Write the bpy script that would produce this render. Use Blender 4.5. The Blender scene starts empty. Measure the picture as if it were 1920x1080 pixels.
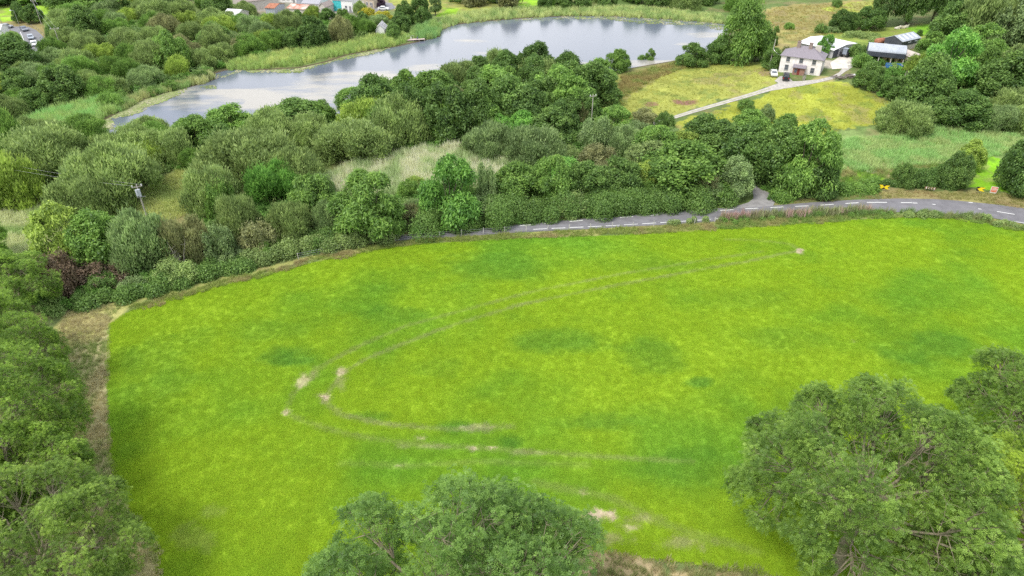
import bpy, bmesh, math, random
import numpy as np
from mathutils import Vector, Matrix
from math import radians as R, pi, sin, cos, tan, atan2, sqrt

# ------------------------------------------------------------------ camera
sc = bpy.context.scene
COL = sc.collection
CAMH, PITCH, FPX = 60.0, R(33.4), 1300.0
cam = bpy.data.cameras.new('camera'); cam.sensor_width = 36; cam.lens = FPX / 1920 * 36
cam.clip_start = 0.5; cam.clip_end = 9000
camo = bpy.data.objects.new('camera', cam); COL.objects.link(camo)
camo.location = (0, 0, CAMH); camo.rotation_euler = (pi / 2 - PITCH, 0, 0)
sc.camera = camo
# ------------------------------------------------------------------ sky, sun, exposure
SUN_EL, SUN_AZ = R(58), R(-128)          # azimuth from +Y, negative = to the left; high over the left shoulder
w = bpy.data.worlds.new('World'); sc.world = w; w.use_nodes = True
nt = w.node_tree; nt.nodes.clear()
def N(nt, t, **k):
    n = nt.nodes.new(t)
    for a, b in k.items(): setattr(n, a, b)
    return n
wo = N(nt, 'ShaderNodeOutputWorld'); bg = N(nt, 'ShaderNodeBackground'); bg.inputs[1].default_value = 0.1
sky = N(nt, 'ShaderNodeTexSky', sky_type='NISHITA', sun_disc=False, sun_elevation=SUN_EL, sun_rotation=SUN_AZ)
tc = N(nt, 'ShaderNodeTexCoord'); cn = N(nt, 'ShaderNodeTexNoise'); cn.inputs['Scale'].default_value = 1.7; cn.inputs['Detail'].default_value = 7
cmap = N(nt, 'ShaderNodeMapping'); cmap.inputs['Scale'].default_value = (1, 1, 2.6)
cr = N(nt, 'ShaderNodeValToRGB'); cr.color_ramp.elements[0].position = 0.34; cr.color_ramp.elements[1].position = 0.58
cc = N(nt, 'ShaderNodeValToRGB'); cc.color_ramp.elements[0].color = (7.2, 7.6, 8.3, 1); cc.color_ramp.elements[1].color = (12.9, 12.9, 13.0, 1)
cc.color_ramp.elements[0].position = 0.35; cc.color_ramp.elements[1].position = 0.75
mx = N(nt, 'ShaderNodeMix', data_type='RGBA')
nt.links.new(tc.outputs['Generated'], cmap.inputs[0]); nt.links.new(cmap.outputs[0], cn.inputs['Vector'])
nt.links.new(cn.outputs[0], cr.inputs[0]); nt.links.new(cn.outputs[0], cc.inputs[0])
nt.links.new(cr.outputs[0], mx.inputs[0]); nt.links.new(sky.outputs[0], mx.inputs[6]); nt.links.new(cc.outputs[0], mx.inputs[7])
nt.links.new(mx.outputs[2], bg.inputs[0]); nt.links.new(bg.outputs[0], wo.inputs[0])
sl = bpy.data.lights.new('sun', 'SUN'); sl.energy = 1.9; sl.angle = R(20); sl.color = (1, 0.95, 0.87)
so = bpy.data.objects.new('sun', sl); COL.objects.link(so)
sd = Vector((sin(SUN_AZ) * cos(SUN_EL), cos(SUN_AZ) * cos(SUN_EL), sin(SUN_EL)))
so.rotation_euler = (-sd).to_track_quat('-Z', 'Y').to_euler()
sc.view_settings.view_transform = 'Standard'; sc.view_settings.look = 'None'
sc.view_settings.exposure = 0.84; sc.view_settings.gamma = 1
sc.cycles.max_bounces = 6; sc.cycles.diffuse_bounces = 3; sc.cycles.transmission_bounces = 4; sc.cycles.transparent_max_bounces = 6
sc.cycles.use_denoising = False

# ------------------------------------------------------------------ helpers
rng = np.random.default_rng(7); random.seed(7)
def tag(o, label=None, cat=None, group=None, kind=None):
    if label: o['label'] = label
    if cat: o['category'] = cat
    if group: o['group'] = group
    if kind: o['kind'] = kind
    return o
def empty(name, loc=(0, 0, 0), rz=0.0):
    o = bpy.data.objects.new(name, None); COL.objects.link(o); o.location = loc; o.rotation_euler = (0, 0, rz)
    o.empty_display_size = 0.3
    return o
def link(name, me, parent=None):
    o = bpy.data.objects.new(name, me); COL.objects.link(o)
    if parent: o.parent = parent
    return o
def mesh_np(name, V, F, mat=None, attrs=None, smooth=False):
    """V (n,3), F (m,3|4) -> mesh"""
    me = bpy.data.meshes.new(name); V = np.asarray(V, np.float32); F = np.asarray(F, np.int32)
    k = F.shape[1]
    me.vertices.add(len(V)); me.vertices.foreach_set('co', V.ravel())
    me.loops.add(F.size); me.loops.foreach_set('vertex_index', F.ravel())
    me.polygons.add(len(F)); me.polygons.foreach_set('loop_start', np.arange(0, F.size, k, dtype=np.int32))
    me.polygons.foreach_set('loop_total', np.full(len(F), k, np.int32))
    if smooth: me.polygons.foreach_set('use_smooth', np.ones(len(F), bool))
    for an, (ty, arr) in (attrs or {}).items():
        a = me.attributes.new(an, ty, 'POINT')
        a.data.foreach_set('color' if ty == 'FLOAT_COLOR' else 'value', np.asarray(arr, np.float32).ravel())
    me.update(calc_edges=True)
    if mat: me.materials.append(mat)
    return me
class MB:
    """boxes, prisms, tubes collected into one mesh"""
    def __init__(s): s.V = []; s.F = []
    def add(s, V, F):
        o = len(s.V); s.V += [tuple(v) for v in V]; s.F += [tuple(i + o for i in f) for f in F]; return s
    def box(s, x0, x1, y0, y1, z0, z1):
        V = [(x0, y0, z0), (x1, y0, z0), (x1, y1, z0), (x0, y1, z0), (x0, y0, z1), (x1, y0, z1), (x1, y1, z1), (x0, y1, z1)]
        return s.add(V, [(0, 3, 2, 1), (4, 5, 6, 7), (0, 1, 5, 4), (1, 2, 6, 5), (2, 3, 7, 6), (3, 0, 4, 7)])
    def prism(s, prof, y0, y1):
        """profile in xz extruded along y"""
        n = len(prof); V = [(x, y0, z) for x, z in prof] + [(x, y1, z) for x, z in prof]
        F = [tuple(range(n)), tuple(range(2 * n - 1, n - 1, -1))] + [(i, i + n, (i + 1) % n + n, (i + 1) % n) for i in range(n)]
        return s.add(V, F)
    def prismx(s, prof, x0, x1):
        n = len(prof); V = [(x0, y, z) for y, z in prof] + [(x1, y, z) for y, z in prof]
        F = [tuple(range(n - 1, -1, -1)), tuple(range(n, 2 * n))] + [(i, (i + 1) % n, (i + 1) % n + n, i + n) for i in range(n)]
        return s.add(V, F)
    def tube(s, pts, rs, n=6, cap=True):
        pts = [Vector(p) for p in pts]
        if not hasattr(rs, '__len__'): rs = [rs] * len(pts)
        V = []; F = []; d0 = (pts[1] - pts[0]).normalized(); up = Vector((0, 0, 1)) if abs(d0.z) < 0.9 else Vector((1, 0, 0))
        a = d0.cross(up).normalized()
        for i, p in enumerate(pts):
            d = (pts[min(i + 1, len(pts) - 1)] - pts[max(i - 1, 0)]).normalized()
            a = (a - d * a.dot(d)).normalized(); b = d.cross(a)
            V += [p + (a * cos(2 * pi * k / n) + b * sin(2 * pi * k / n)) * rs[i] for k in range(n)]
        for i in range(len(pts) - 1):
            F += [(i * n + k, i * n + (k + 1) % n, (i + 1) * n + (k + 1) % n, (i + 1) * n + k) for k in range(n)]
        if cap: F += [tuple(range(n - 1, -1, -1)), tuple(range((len(pts) - 1) * n, len(pts) * n))]
        return s.add(V, F)
    def cyl(s, p0, p1, r, n=12): return s.tube([p0, p1], r, n)
    def ball(s, c, r, nu=10, nv=6, sc=(1, 1, 1)):
        V = []; F = []
        for j in range(nv + 1):
            t = pi * j / nv
            for i in range(nu):
                a = 2 * pi * i / nu
                V.append((c[0] + r * sc[0] * sin(t) * cos(a), c[1] + r * sc[1] * sin(t) * sin(a), c[2] + r * sc[2] * cos(t)))
        for j in range(nv):
            for i in range(nu): F.append((j * nu + i, (j + 1) * nu + i, (j + 1) * nu + (i + 1) % nu, j * nu + (i + 1) % nu))
        return s.add(V, F)
    def mesh(s, name, mat, smooth=False):
        me = bpy.data.meshes.new(name); me.from_pydata([tuple(v) for v in s.V], [], s.F); me.update()
        if mat: me.materials.append(mat)
        if smooth:
            me.polygons.foreach_set('use_smooth', np.ones(len(me.polygons), bool))
        return me
    def build(s, name, mat, parent=None, smooth=False): return link(name, s.mesh(name, mat, smooth), parent)
def copy_tree(o, parent=None):
    c = o.copy(); COL.objects.link(c); c.parent = parent
    for ch in list(o.children): copy_tree(ch, c)
    return c
# value noise (numpy)
def _h(ix, iy, s):
    n = (ix.astype(np.int64) * 374761393 + iy.astype(np.int64) * 668265263 + s * 1442695041) & 0xffffffff
    n = ((n ^ (n >> 13)) * 1274126177) & 0xffffffff
    return ((n ^ (n >> 16)) & 0xffff) / 65535.0
def vn(x, y, sc_, s=0):
    x = np.asarray(x, float) / sc_; y = np.asarray(y, float) / sc_
    ix = np.floor(x); iy = np.floor(y); fx = x - ix; fy = y - iy; fx = fx * fx * (3 - 2 * fx); fy = fy * fy * (3 - 2 * fy)
    ix = ix.astype(np.int64); iy = iy.astype(np.int64)
    a = _h(ix, iy, s); b = _h(ix + 1, iy, s); c = _h(ix, iy + 1, s); d = _h(ix + 1, iy + 1, s)
    return (a * (1 - fx) + b * fx) * (1 - fy) + (c * (1 - fx) + d * fx) * fy
def fbm(x, y, sc_, s=0, o=4):
    t = 0; a = 1; n = 0
    for i in range(o): t = t + a * vn(x, y, sc_ / 2 ** i, s + i * 17); n += a; a *= 0.55
    return t / n
def inpoly(x, y, P):
    x = np.asarray(x, float); y = np.asarray(y, float); r = np.zeros(x.shape, bool); n = len(P)
    for i in range(n):
        x0, y0 = P[i]; x1, y1 = P[(i + 1) % n]
        if y0 == y1: continue
        r ^= ((y0 > y) != (y1 > y)) & (x < (x1 - x0) * (y - y0) / (y1 - y0) + x0)
    return r
def dpoly(x, y, P, closed=True):
    x = np.asarray(x, float); y = np.asarray(y, float); d = np.full(x.shape, 1e9); n = len(P)
    for i in range(n if closed else n - 1):
        x0, y0 = P[i]; x1, y1 = P[(i + 1) % n]; dx, dy = x1 - x0, y1 - y0
        t = np.clip(((x - x0) * dx + (y - y0) * dy) / (dx * dx + dy * dy + 1e-9), 0, 1)
        d = np.minimum(d, np.hypot(x - x0 - t * dx, y - y0 - t * dy))
    return d
def ss(t): t = np.clip(t, 0, 1); return t * t * (3 - 2 * t)
# pixel (1920 x 1080) <-> world, used only to read the plan of the place off the photograph
CP, SP = cos(PITCH), sin(PITCH)
def ray(u, v):
    a = (u - 960) / FPX; b = (540 - v) / FPX
    return a, CP + b * SP, -SP + b * CP
def onz(u, v, z):
    dx, dy, dz = ray(u, v); dz = min(dz, -0.02); t = (z - CAMH) / dz
    return dx * t, dy * t
def proj(x, y, z):
    zc = y * CP - (z - CAMH) * SP; yc = y * SP + (z - CAMH) * CP
    zc = np.maximum(zc, 1e-3)
    return 960 + FPX * x / zc, 540 - FPX * yc / zc
LAKE_PX = [(176, 246), (190, 226), (215, 213), (240, 200), (268, 186), (300, 176), (340, 165), (375, 157), (398, 149), (397, 138), (420, 131),
           (450, 129), (480, 131), (560, 127), (610, 116), (650, 103), (700, 93), (745, 86), (790, 76), (822, 68), (822, 56), (850, 46),
           (900, 40), (950, 36), (1020, 31), (1100, 29), (1180, 31), (1260, 36), (1330, 41), (1375, 47), (1372, 62), (1352, 82), (1330, 103),
           (1285, 112), (1230, 121), (1160, 133), (1100, 142), (1000, 150), (900, 158), (820, 185), (700, 205), (620, 226),
           (540, 238), (480, 242), (400, 247), (330, 253), (260, 257), (200, 258)]
LAKE = [onz(u, v, 0) for u, v in LAKE_PX]
def H(x, y):
    x = np.asarray(x, float); y = np.asarray(y, float)
    d = dpoly(x, y, LAKE); ins = inpoly(x, y, LAKE)
    s = ss((d - 4) / 30)
    h = 1.5 * np.exp(-(((x - 25) / 105) ** 2 + ((y - 66) / 42) ** 2) ** 2)
    h = h + 3.2 * np.exp(-((x - 100) / 45) ** 2 - ((y - 200) / 30) ** 2)
    h = h + 11 * ss((x - 125) / 170) * ss((y - 130) / 130)
    h = h + 16 * ss((y - 330) / 700) + 5 * ss((-x - 60) / 200) * ss((y - 240) / 100)
    h = h + 0.5 * (fbm(x, y, 38, 3, 3) - 0.5)
    return np.where(ins, 0.12 - 1.5 * ss(d / 5), 0.12 + 0.35 * ss(d / 4) + s * np.maximum(h, -0.2))
def G(u, v):
    z = 0.5
    for i in range(24):
        x, y = onz(u, v, z); z = 0.5 * z + 0.5 * float(H(x, y))
    return x, y, float(H(x, y))
def GW(P): return [G(u, v)[:2] for u, v in P]
def pxm(x, y, z): return FPX / sqrt(x * x + y * y + (z - CAMH) ** 2)
def dens(P, step=14):
    Q = []
    for i in range(len(P) - 1):
        n = max(1, int(max(abs(P[i + 1][0] - P[i][0]), abs(P[i + 1][1] - P[i][1])) / step))
        Q += [(P[i][0] + (P[i + 1][0] - P[i][0]) * k / n, P[i][1] + (P[i + 1][1] - P[i][1]) * k / n) for k in range(n)]
    return Q + [P[-1]]

# ------------------------------------------------------------------ materials
def newmat(name):
    m = bpy.data.materials.new(name); m.use_nodes = True; t = m.node_tree; t.nodes.clear()
    o = N(t, 'ShaderNodeOutputMaterial'); b = N(t, 'ShaderNodeBsdfPrincipled'); t.links.new(b.outputs[0], o.inputs[0])
    return m, t, b, o
def mat(name, c, rough=0.7, metal=0.0, var=0.18, scale=3.0, bump=0.0, stretch=(1, 1, 1), c2=None, spec=0.3, det=5):
    m, t, b, o = newmat(name)
    tcn = N(t, 'ShaderNodeTexCoord'); mp = N(t, 'ShaderNodeMapping'); mp.inputs['Scale'].default_value = stretch
    nz = N(t, 'ShaderNodeTexNoise'); nz.inputs['Scale'].default_value = scale; nz.inputs['Detail'].default_value = det
    rp = N(t, 'ShaderNodeValToRGB'); e = rp.color_ramp.elements
    c2 = c2 or tuple(min(1, k * (1 + var)) for k in c); c1 = tuple(k * (1 - var) for k in c)
    e[0].position = 0.3; e[0].color = (*c1, 1); e[1].position = 0.7; e[1].color = (*c2, 1)
    t.links.new(tcn.outputs['Object'], mp.inputs[0]); t.links.new(mp.outputs[0], nz.inputs['Vector'])
    t.links.new(nz.outputs[0], rp.inputs[0]); t.links.new(rp.outputs[0], b.inputs['Base Color'])
    b.inputs['Roughness'].default_value = rough; b.inputs['Metallic'].default_value = metal
    b.inputs['Specular IOR Level'].default_value = spec
    if bump:
        bp = N(t, 'ShaderNodeBump'); bp.inputs['Strength'].default_value = bump; bp.inputs['Distance'].default_value = 0.05
        t.links.new(nz.outputs[0], bp.inputs['Height']); t.links.new(bp.outputs[0], b.inputs['Normal'])
    return m
def vcol_mat(name, rough=0.9, fine=2.2, bump=0.6, bd=0.15, contrast=0.45, streak=(1, 1, 1), broad=0.18):
    """albedo from the vertex attribute 'col', broken up by two scales of noise"""
    m, t, b, o = newmat(name)
    at = N(t, 'ShaderNodeAttribute', attribute_name='col'); tcn = N(t, 'ShaderNodeTexCoord')
    mp = N(t, 'ShaderNodeMapping'); mp.inputs['Scale'].default_value = streak
    n1 = N(t, 'ShaderNodeTexNoise'); n1.inputs['Scale'].default_value = fine; n1.inputs['Detail'].default_value = 8; n1.inputs['Roughness'].default_value = 0.75
    n2 = N(t, 'ShaderNodeTexNoise'); n2.inputs['Scale'].default_value = fine * 0.11; n2.inputs['Detail'].default_value = 6
    mr = N(t, 'ShaderNodeMapRange'); mr.inputs[1].default_value = 0.3; mr.inputs[2].default_value = 0.7
    mr.inputs[3].default_value = 1 - contrast; mr.inputs[4].default_value = 1 + contrast
    mr2 = N(t, 'ShaderNodeMapRange'); mr2.inputs[1].default_value = 0.3; mr2.inputs[2].default_value = 0.7
    mr2.inputs[3].default_value = 1 - broad; mr2.inputs[4].default_value = 1 + broad
    mu = N(t, 'ShaderNodeMath', operation='MULTIPLY'); vm = N(t, 'ShaderNodeVectorMath', operation='SCALE')
    t.links.new(tcn.outputs['Object'], mp.inputs[0])
    for n in (n1, n2): t.links.new(mp.outputs[0], n.inputs['Vector'])
    t.links.new(n1.outputs[0], mr.inputs[0]); t.links.new(n2.outputs[0], mr2.inputs[0])
    t.links.new(mr.outputs[0], mu.inputs[0]); t.links.new(mr2.outputs[0], mu.inputs[1])
    t.links.new(at.outputs['Color'], vm.inputs[0]); t.links.new(mu.outputs[0], vm.inputs['Scale'])
    t.links.new(vm.outputs[0], b.inputs['Base Color'])
    bp = N(t, 'ShaderNodeBump'); bp.inputs['Strength'].default_value = bump; bp.inputs['Distance'].default_value = bd
    t.links.new(n1.outputs[0], bp.inputs['Height']); t.links.new(bp.outputs[0], b.inputs['Normal'])
    b.inputs['Roughness'].default_value = rough; b.inputs['Specular IOR Level'].default_value = 0.1
    return m
def leaf_mat(name, col=None, trans=0.42):
    """object colour (or col) x per leaf 'tint'"""
    m = bpy.data.materials.new(name); m.use_nodes = True; t = m.node_tree; t.nodes.clear()
    o = N(t, 'ShaderNodeOutputMaterial'); oi = N(t, 'ShaderNodeObjectInfo'); at = N(t, 'ShaderNodeAttribute', attribute_name='tint')
    hsv = N(t, 'ShaderNodeHueSaturation')
    mr = N(t, 'ShaderNodeMapRange'); mr.inputs[3].default_value = 0.42; mr.inputs[4].default_value = 1.62
    mh = N(t, 'ShaderNodeMapRange'); mh.inputs[3].default_value = 0.500; mh.inputs[4].default_value = 0.470
    t.links.new(at.outputs['Fac'], mr.inputs[0]); t.links.new(at.outputs['Fac'], mh.inputs[0])
    t.links.new(mr.outputs[0], hsv.inputs['Value']); t.links.new(mh.outputs[0], hsv.inputs['Hue'])
    if col: hsv.inputs['Color'].default_value = (*col, 1)
    else: t.links.new(oi.outputs['Color'], hsv.inputs['Color'])
    d = N(t, 'ShaderNodeBsdfDiffuse'); tr = N(t, 'ShaderNodeBsdfTranslucent'); g = N(t, 'ShaderNodeBsdfGlossy'); g.inputs['Roughness'].default_value = 0.45
    g.inputs['Color'].default_value = (0.8, 0.85, 0.9, 1)
    m1 = N(t, 'ShaderNodeMixShader'); m1.inputs[0].default_value = trans; m2 = N(t, 'ShaderNodeMixShader'); m2.inputs[0].default_value = 0.018
    t.links.new(hsv.outputs[0], d.inputs[0]); t.links.new(hsv.outputs[0], tr.inputs[0])
    t.links.new(d.outputs[0], m1.inputs[1]); t.links.new(tr.outputs[0], m1.inputs[2]); t.links.new(m1.outputs[0], m2.inputs[1]); t.links.new(g.outputs[0], m2.inputs[2])
    t.links.new(m2.outputs[0], o.inputs[0])
    return m
LEAF = leaf_mat('leaves'); 
BARK = mat('bark', (0.13, 0.11, 0.08), 0.95, scale=6, bump=0.5, var=0.35)
PALEBARK = mat('pale_bark', (0.30, 0.26, 0.20), 0.95, scale=4, bump=0.4, var=0.3)
DEADWOOD = mat('dead_wood', (0.34, 0.31, 0.27), 0.95, scale=4, var=0.3)
# ------------------------------------------------------------------ the ground sheet
def axis(a, b, step, lo, hi, grow=1.35):
    xs = list(np.arange(a, b + step, step)); s = step; x = xs[-1]
    while x < hi: s *= grow; x += s; xs.append(x)
    s = step; x = xs[0]; L = []
    while x > lo: s *= grow; x -= s; L.append(x)
    return np.array(L[::-1] + xs)
xs = axis(-255, 265, 0.7, -4000, 4000)
ys = []; y = 28.0
while y < 400: ys.append(y); y += 0.45 + 0.0016 * y
ys = np.array(ys); s = 1.2; y = ys[-1]; hi = []
while y < 6000: s *= 1.2; y += s; hi.append(y)
s = 1.0; y = 28.0; lo = []
while y > -600: s *= 1.5; y -= s; lo.append(y)
ys = np.concatenate([lo[::-1], ys, hi])
X, Y = np.meshgrid(xs, ys); Z = H(X, Y)
GREEN = (0.115, 0.175, 0.045); ROUGH = (0.14, 0.165, 0.065)
ZONES = [  # polygon on the plan (read in photo pixels), albedo
    ([(-400, 700), (-400, 250), (230, 290), (420, 300), (640, 330), (620, 470), (330, 520), (120, 600), (60, 700)], (0.13, 0.17, 0.06)),
    ([(0, 400), (60, 395), (130, 380), (170, 400), (120, 470), (40, 500), (-60, 480), (-60, 420)], (0.25, 0.27, 0.12)),
    ([(280, 345), (390, 300), (400, 350), (330, 420), (270, 430), (250, 380)], (0.22, 0.24, 0.08)),
    ([(590, 340), (640, 310), (730, 300), (800, 285), (900, 285), (960, 310), (1000, 340), (900, 350), (740, 370), (640, 370)], (0.24, 0.25, 0.13)),
    # farm meadows
    ([(1165, 140), (1230, 125), (1290, 112), (1440, 120), (1455, 150), (1440, 165), (1250, 222), (1100, 260), (1100, 190)], (0.29, 0.31, 0.07)),
    ([(1150, 190), (1165, 135), (1240, 118), (1300, 112), (1280, 130), (1230, 150), (1190, 175)], (0.21, 0.20, 0.07)),
    ([(1235, 250), (1270, 228), (1400, 188), (1480, 160), (1560, 152), (1600, 158), (1640, 175), (1690, 200), (1640, 235), (1540, 252), (1400, 262)], (0.30, 0.33, 0.05)),
    ([(1540, 256), (1640, 240), (1720, 200), (1780, 240), (1960, 250), (1960, 300), (1900, 320), (1700, 322), (1560, 330), (1500, 300)], (0.20, 0.28, 0.09)),
    ([(1540, 330), (1640, 310), (1780, 300), (1800, 320), (1640, 345), (1540, 345)], (0.22, 0.21, 0.075)),
    ([(1565, 348), (1600, 326), (1650, 328), (1665, 345)], (0.19, 0.36, 0.03)),
    ([(1660, 330), (1680, 314), (1800, 308), (1790, 318)], (0.30, 0.27, 0.13)),
    ([(1795, 350), (1808, 300), (1845, 290), (1890, 300), (1880, 352)], (0.20, 0.42, 0.02)),
    # far side
    ([(1390, 95), (1375, 45), (1440, 15), (1650, -5), (1640, 50), (1600, 62), (1560, 92)], (0.27, 0.24, 0.085)),
    ([(1545, 18), (1600, 5), (1650, -2), (1645, 22), (1600, 28)], (0.29, 0.34, 0.06)),
    ([(1540, 66), (1640, 52), (1760, 44), (1760, 66), (1660, 80), (1620, 95), (1560, 70)], (0.22, 0.28, 0.06)),
    ([(1700, 52), (1760, 44), (1770, 62), (1730, 66)], (0.18, 0.38, 0.03)),
    ([(1770, 175), (1800, 140), (1840, 150), (1850, 200), (1880, 210), (1820, 235), (1760, 180)], (0.20, 0.26, 0.06)),
    ([(1860, 98), (1960, 90), (1960, 130), (1900, 140)], (0.19, 0.26, 0.06)),
    ([(-60, 10), (130, 12), (120, 40), (85, 52), (40, 40), (-60, 40)], (0.26, 0.42, 0.04)),
    ([(-60, 38), (60, 40), (110, 55), (130, 80), (110, 110), (60, 112), (40, 60), (-60, 52)], (0.28, 0.24, 0.10)),
    ([(195, -10), (280, -10), (275, 18), (200, 22)], (0.36, 0.30, 0.10)),
    ([(950, -12), (1060, -12), (1050, 14), (975, 14)], (0.26, 0.48, 0.03)),
    ([(700, -10), (900, -10), (960, 20), (900, 30), (830, 28), (740, 20)], (0.27, 0.30, 0.07)),
    ([(820, 30), (835, 12), (870, 20), (850, 32)], (0.24, 0.42, 0.03)),
    ([(380, 30), (420, 10), (480, -5), (700, -10), (740, 12), (700, 30), (520, 40), (430, 40)], (0.30, 0.28, 0.24)),
    ([(760, 92), (770, 62), (800, 52), (822, 52), (822, 72), (790, 80)], (0.12, 0.24, 0.07)),
    ([(1060, -12), (1400, -12), (1400, 30), (1060, 20)], (0.11, 0.17, 0.05)),
    # road verges, field margin
    ([(1440, 400), (1640, 378), (1640, 356), (1800, 356), (1960, 362), (1960, 400), (1850, 385), (1700, 375), (1600, 378)], (0.25, 0.23, 0.09)),
    ([(740, 446), (960, 424), (1340, 392), (1360, 388), (1340, 384), (1100, 400), (900, 420), (740, 440)], (0.17, 0.19, 0.07)),
    ([(110, 690), (140, 640), (190, 590), (240, 585), (205, 610), (203, 700), (207, 860), (232, 930), (300, 1010), (310, 1150), (80, 1200), (60, 900)], (0.37, 0.34, 0.17)),
    ([(120, 590), (235, 565), (240, 600), (205, 610), (195, 640), (120, 650)], (0.34, 0.33, 0.12)),
    ([(240, 583), (400, 538), (640, 478), (740, 458), (740, 448), (640, 466), (400, 522), (230, 572)], (0.27, 0.28, 0.09)),
    ([(740, 462), (900, 450), (1340, 432), (1700, 404), (1850, 412), (1960, 440), (1960, 425), (1850, 402), (1600, 398), (1340, 412), (740, 448)], (0.26, 0.27, 0.09)),
    ([(1050, 1150), (1080, 1020), (1180, 1035), (1260, 1048), (1420, 1060), (1600, 1150)], (0.40, 0.32, 0.18)),
]
def ground_col(X, Y, Z):
    wx = X + 5.0 * (fbm(X, Y, 9, 51, 3) - 0.5) + 1.2 * (vn(X, Y, 1.1, 5) - 0.5)
    wy = Y + 7.0 * (fbm(X, Y, 9, 71, 3) - 0.5) + 1.8 * (vn(X, Y, 1.1, 6) - 0.5)
    U, Vv = proj(wx, wy, Z)
    C = np.empty(X.shape + (3,)); t = fbm(X, Y, 24, 9)[..., None]
    C[:] = np.array(GREEN) * (1 - t) + np.array(ROUGH) * t
    vis = (Y > 10)
    for P, c in ZONES:
        m = inpoly(U, Vv, P) & vis
        C[m] = c
    # mottling: damp greener hollows, dry seed heads, brown rush and dock patches
    a = fbm(X, Y, 7, 23)[..., None]; C = C * (0.70 + 0.60 * a)
    b = ss((fbm(X, Y, 5, 33) - 0.56) / 0.1)[..., None]; C = C * (1 - 0.5 * b) + np.array((0.24, 0.19, 0.10)) * 0.5 * b
    c = ss((fbm(X, Y, 3.2, 43) - 0.6) / 0.08)[..., None]; C = C * (1 - 0.45 * c) + np.array((0.08, 0.15, 0.035)) * 0.45 * c
    d = np.where(inpoly(X, Y, LAKE), -1, 1) * dpoly(X, Y, LAKE)
    m = (1 - ss((d + 0.3) / 1.2))[..., None]; C = C * (1 - m) + np.array((0.10, 0.08, 0.05)) * m
    for (cx, cy, rx, ry, cc_) in [(1290, 192, 28, 7, (0.23, 0.13, 0.09)), (1215, 195, 14, 5, (0.22, 0.15, 0.08)), (1425, 135, 16, 6, (0.27, 0.21, 0.11)),
                                  (1575, 122, 40, 10, (0.4, 0.36, 0.3)), (1540, 150, 30, 6, (0.3, 0.27, 0.12)), (1625, 320, 18, 4, (0.42, 0.45, 0.36)), (1790, 170, 22, 10, (0.28, 0.22, 0.12))]:
        q = ((U - cx) / rx) ** 2 + ((Vv - cy) / ry) ** 2; k = (1 - ss((q - 0.5) / 0.8))[..., None]
        C = C * (1 - k) + np.array(cc_) * k
    return C
def grid_faces(ny, nx):
    i = np.arange(ny * nx).reshape(ny, nx)
    return np.stack([i[:-1, :-1].ravel(), i[:-1, 1:].ravel(), i[1:, 1:].ravel(), i[1:, :-1].ravel()], 1)
def rgba(C): return np.concatenate([C.reshape(-1, 3), np.ones((C.size // 3, 1))], 1)
GM = vcol_mat('rough_ground', fine=2.2, contrast=0.3, bd=0.2)
me = mesh_np('ground', np.stack([X, Y, Z], -1).reshape(-1, 3), grid_faces(*X.shape), GM, {'col': ('FLOAT_COLOR', rgba(ground_col(X, Y, Z)))}, True)
tag(link('ground', me), kind='structure')

# ------------------------------------------------------------------ the mown field
FIELD_PX = dens([(238, 586), (300, 563), (400, 540), (520, 508), (640, 481), (740, 463), (850, 454), (1000, 446), (1150, 442), (1300, 434), (1450, 424), (1600, 413),
                 (1700, 407), (1800, 411), (1870, 423), (1990, 448), (2300, 520), (2600, 1000)]) + [(2300, 1500), (1700, 1180), (1430, 1075), (1260, 1052),
                 (1100, 1030), (900, 1060), (600, 1110), (400, 1130), (300, 1100), (285, 1010), (232, 935), (207, 860), (200, 700), (206, 610)]
FIELD = GW(FIELD_PX)
fx = np.arange(-75, 155, 0.33); fy = np.arange(28, 160, 0.33)
FX, FY = np.meshgrid(fx, fy)
FZ = H(FX, FY) + 0.03
wx = FX + 0.9 * (fbm(FX, FY, 2.5, 91, 3) - 0.5); wy = FY + 0.9 * (fbm(FX, FY, 2.5, 95, 3) - 0.5)
fin = inpoly(wx, wy, FIELD)
T_OUT = GW(dens([(1430, 472), (1300, 492), (1150, 517), (1000, 547), (870, 582), (760, 612), (680, 647), (612, 682), (572, 712), (547, 745), (536, 775), (570, 791), (650, 815), (760, 832), (870, 838), (1000, 848), (1150, 858), (1300, 866)], 30))
T_IN = GW(dens([(1500, 470), (1460, 478), (1400, 491), (1250, 518), (1100, 546), (980, 571), (860, 606), (770, 640), (690, 672), (642, 700), (617, 735), (610, 755), (640, 778), (720, 796), (850, 806), (960, 800)], 30))
T_END = GW(dens([(1500, 470), (1480, 458), (1430, 452), (1360, 450)], 30)); T_3 = GW(dens([(1000, 905), (1150, 935), (1260, 990), (1420, 1035)], 30)); T_4 = GW(dens([(640, 870), (760, 874), (900, 866), (1100, 872)], 30))
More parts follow.
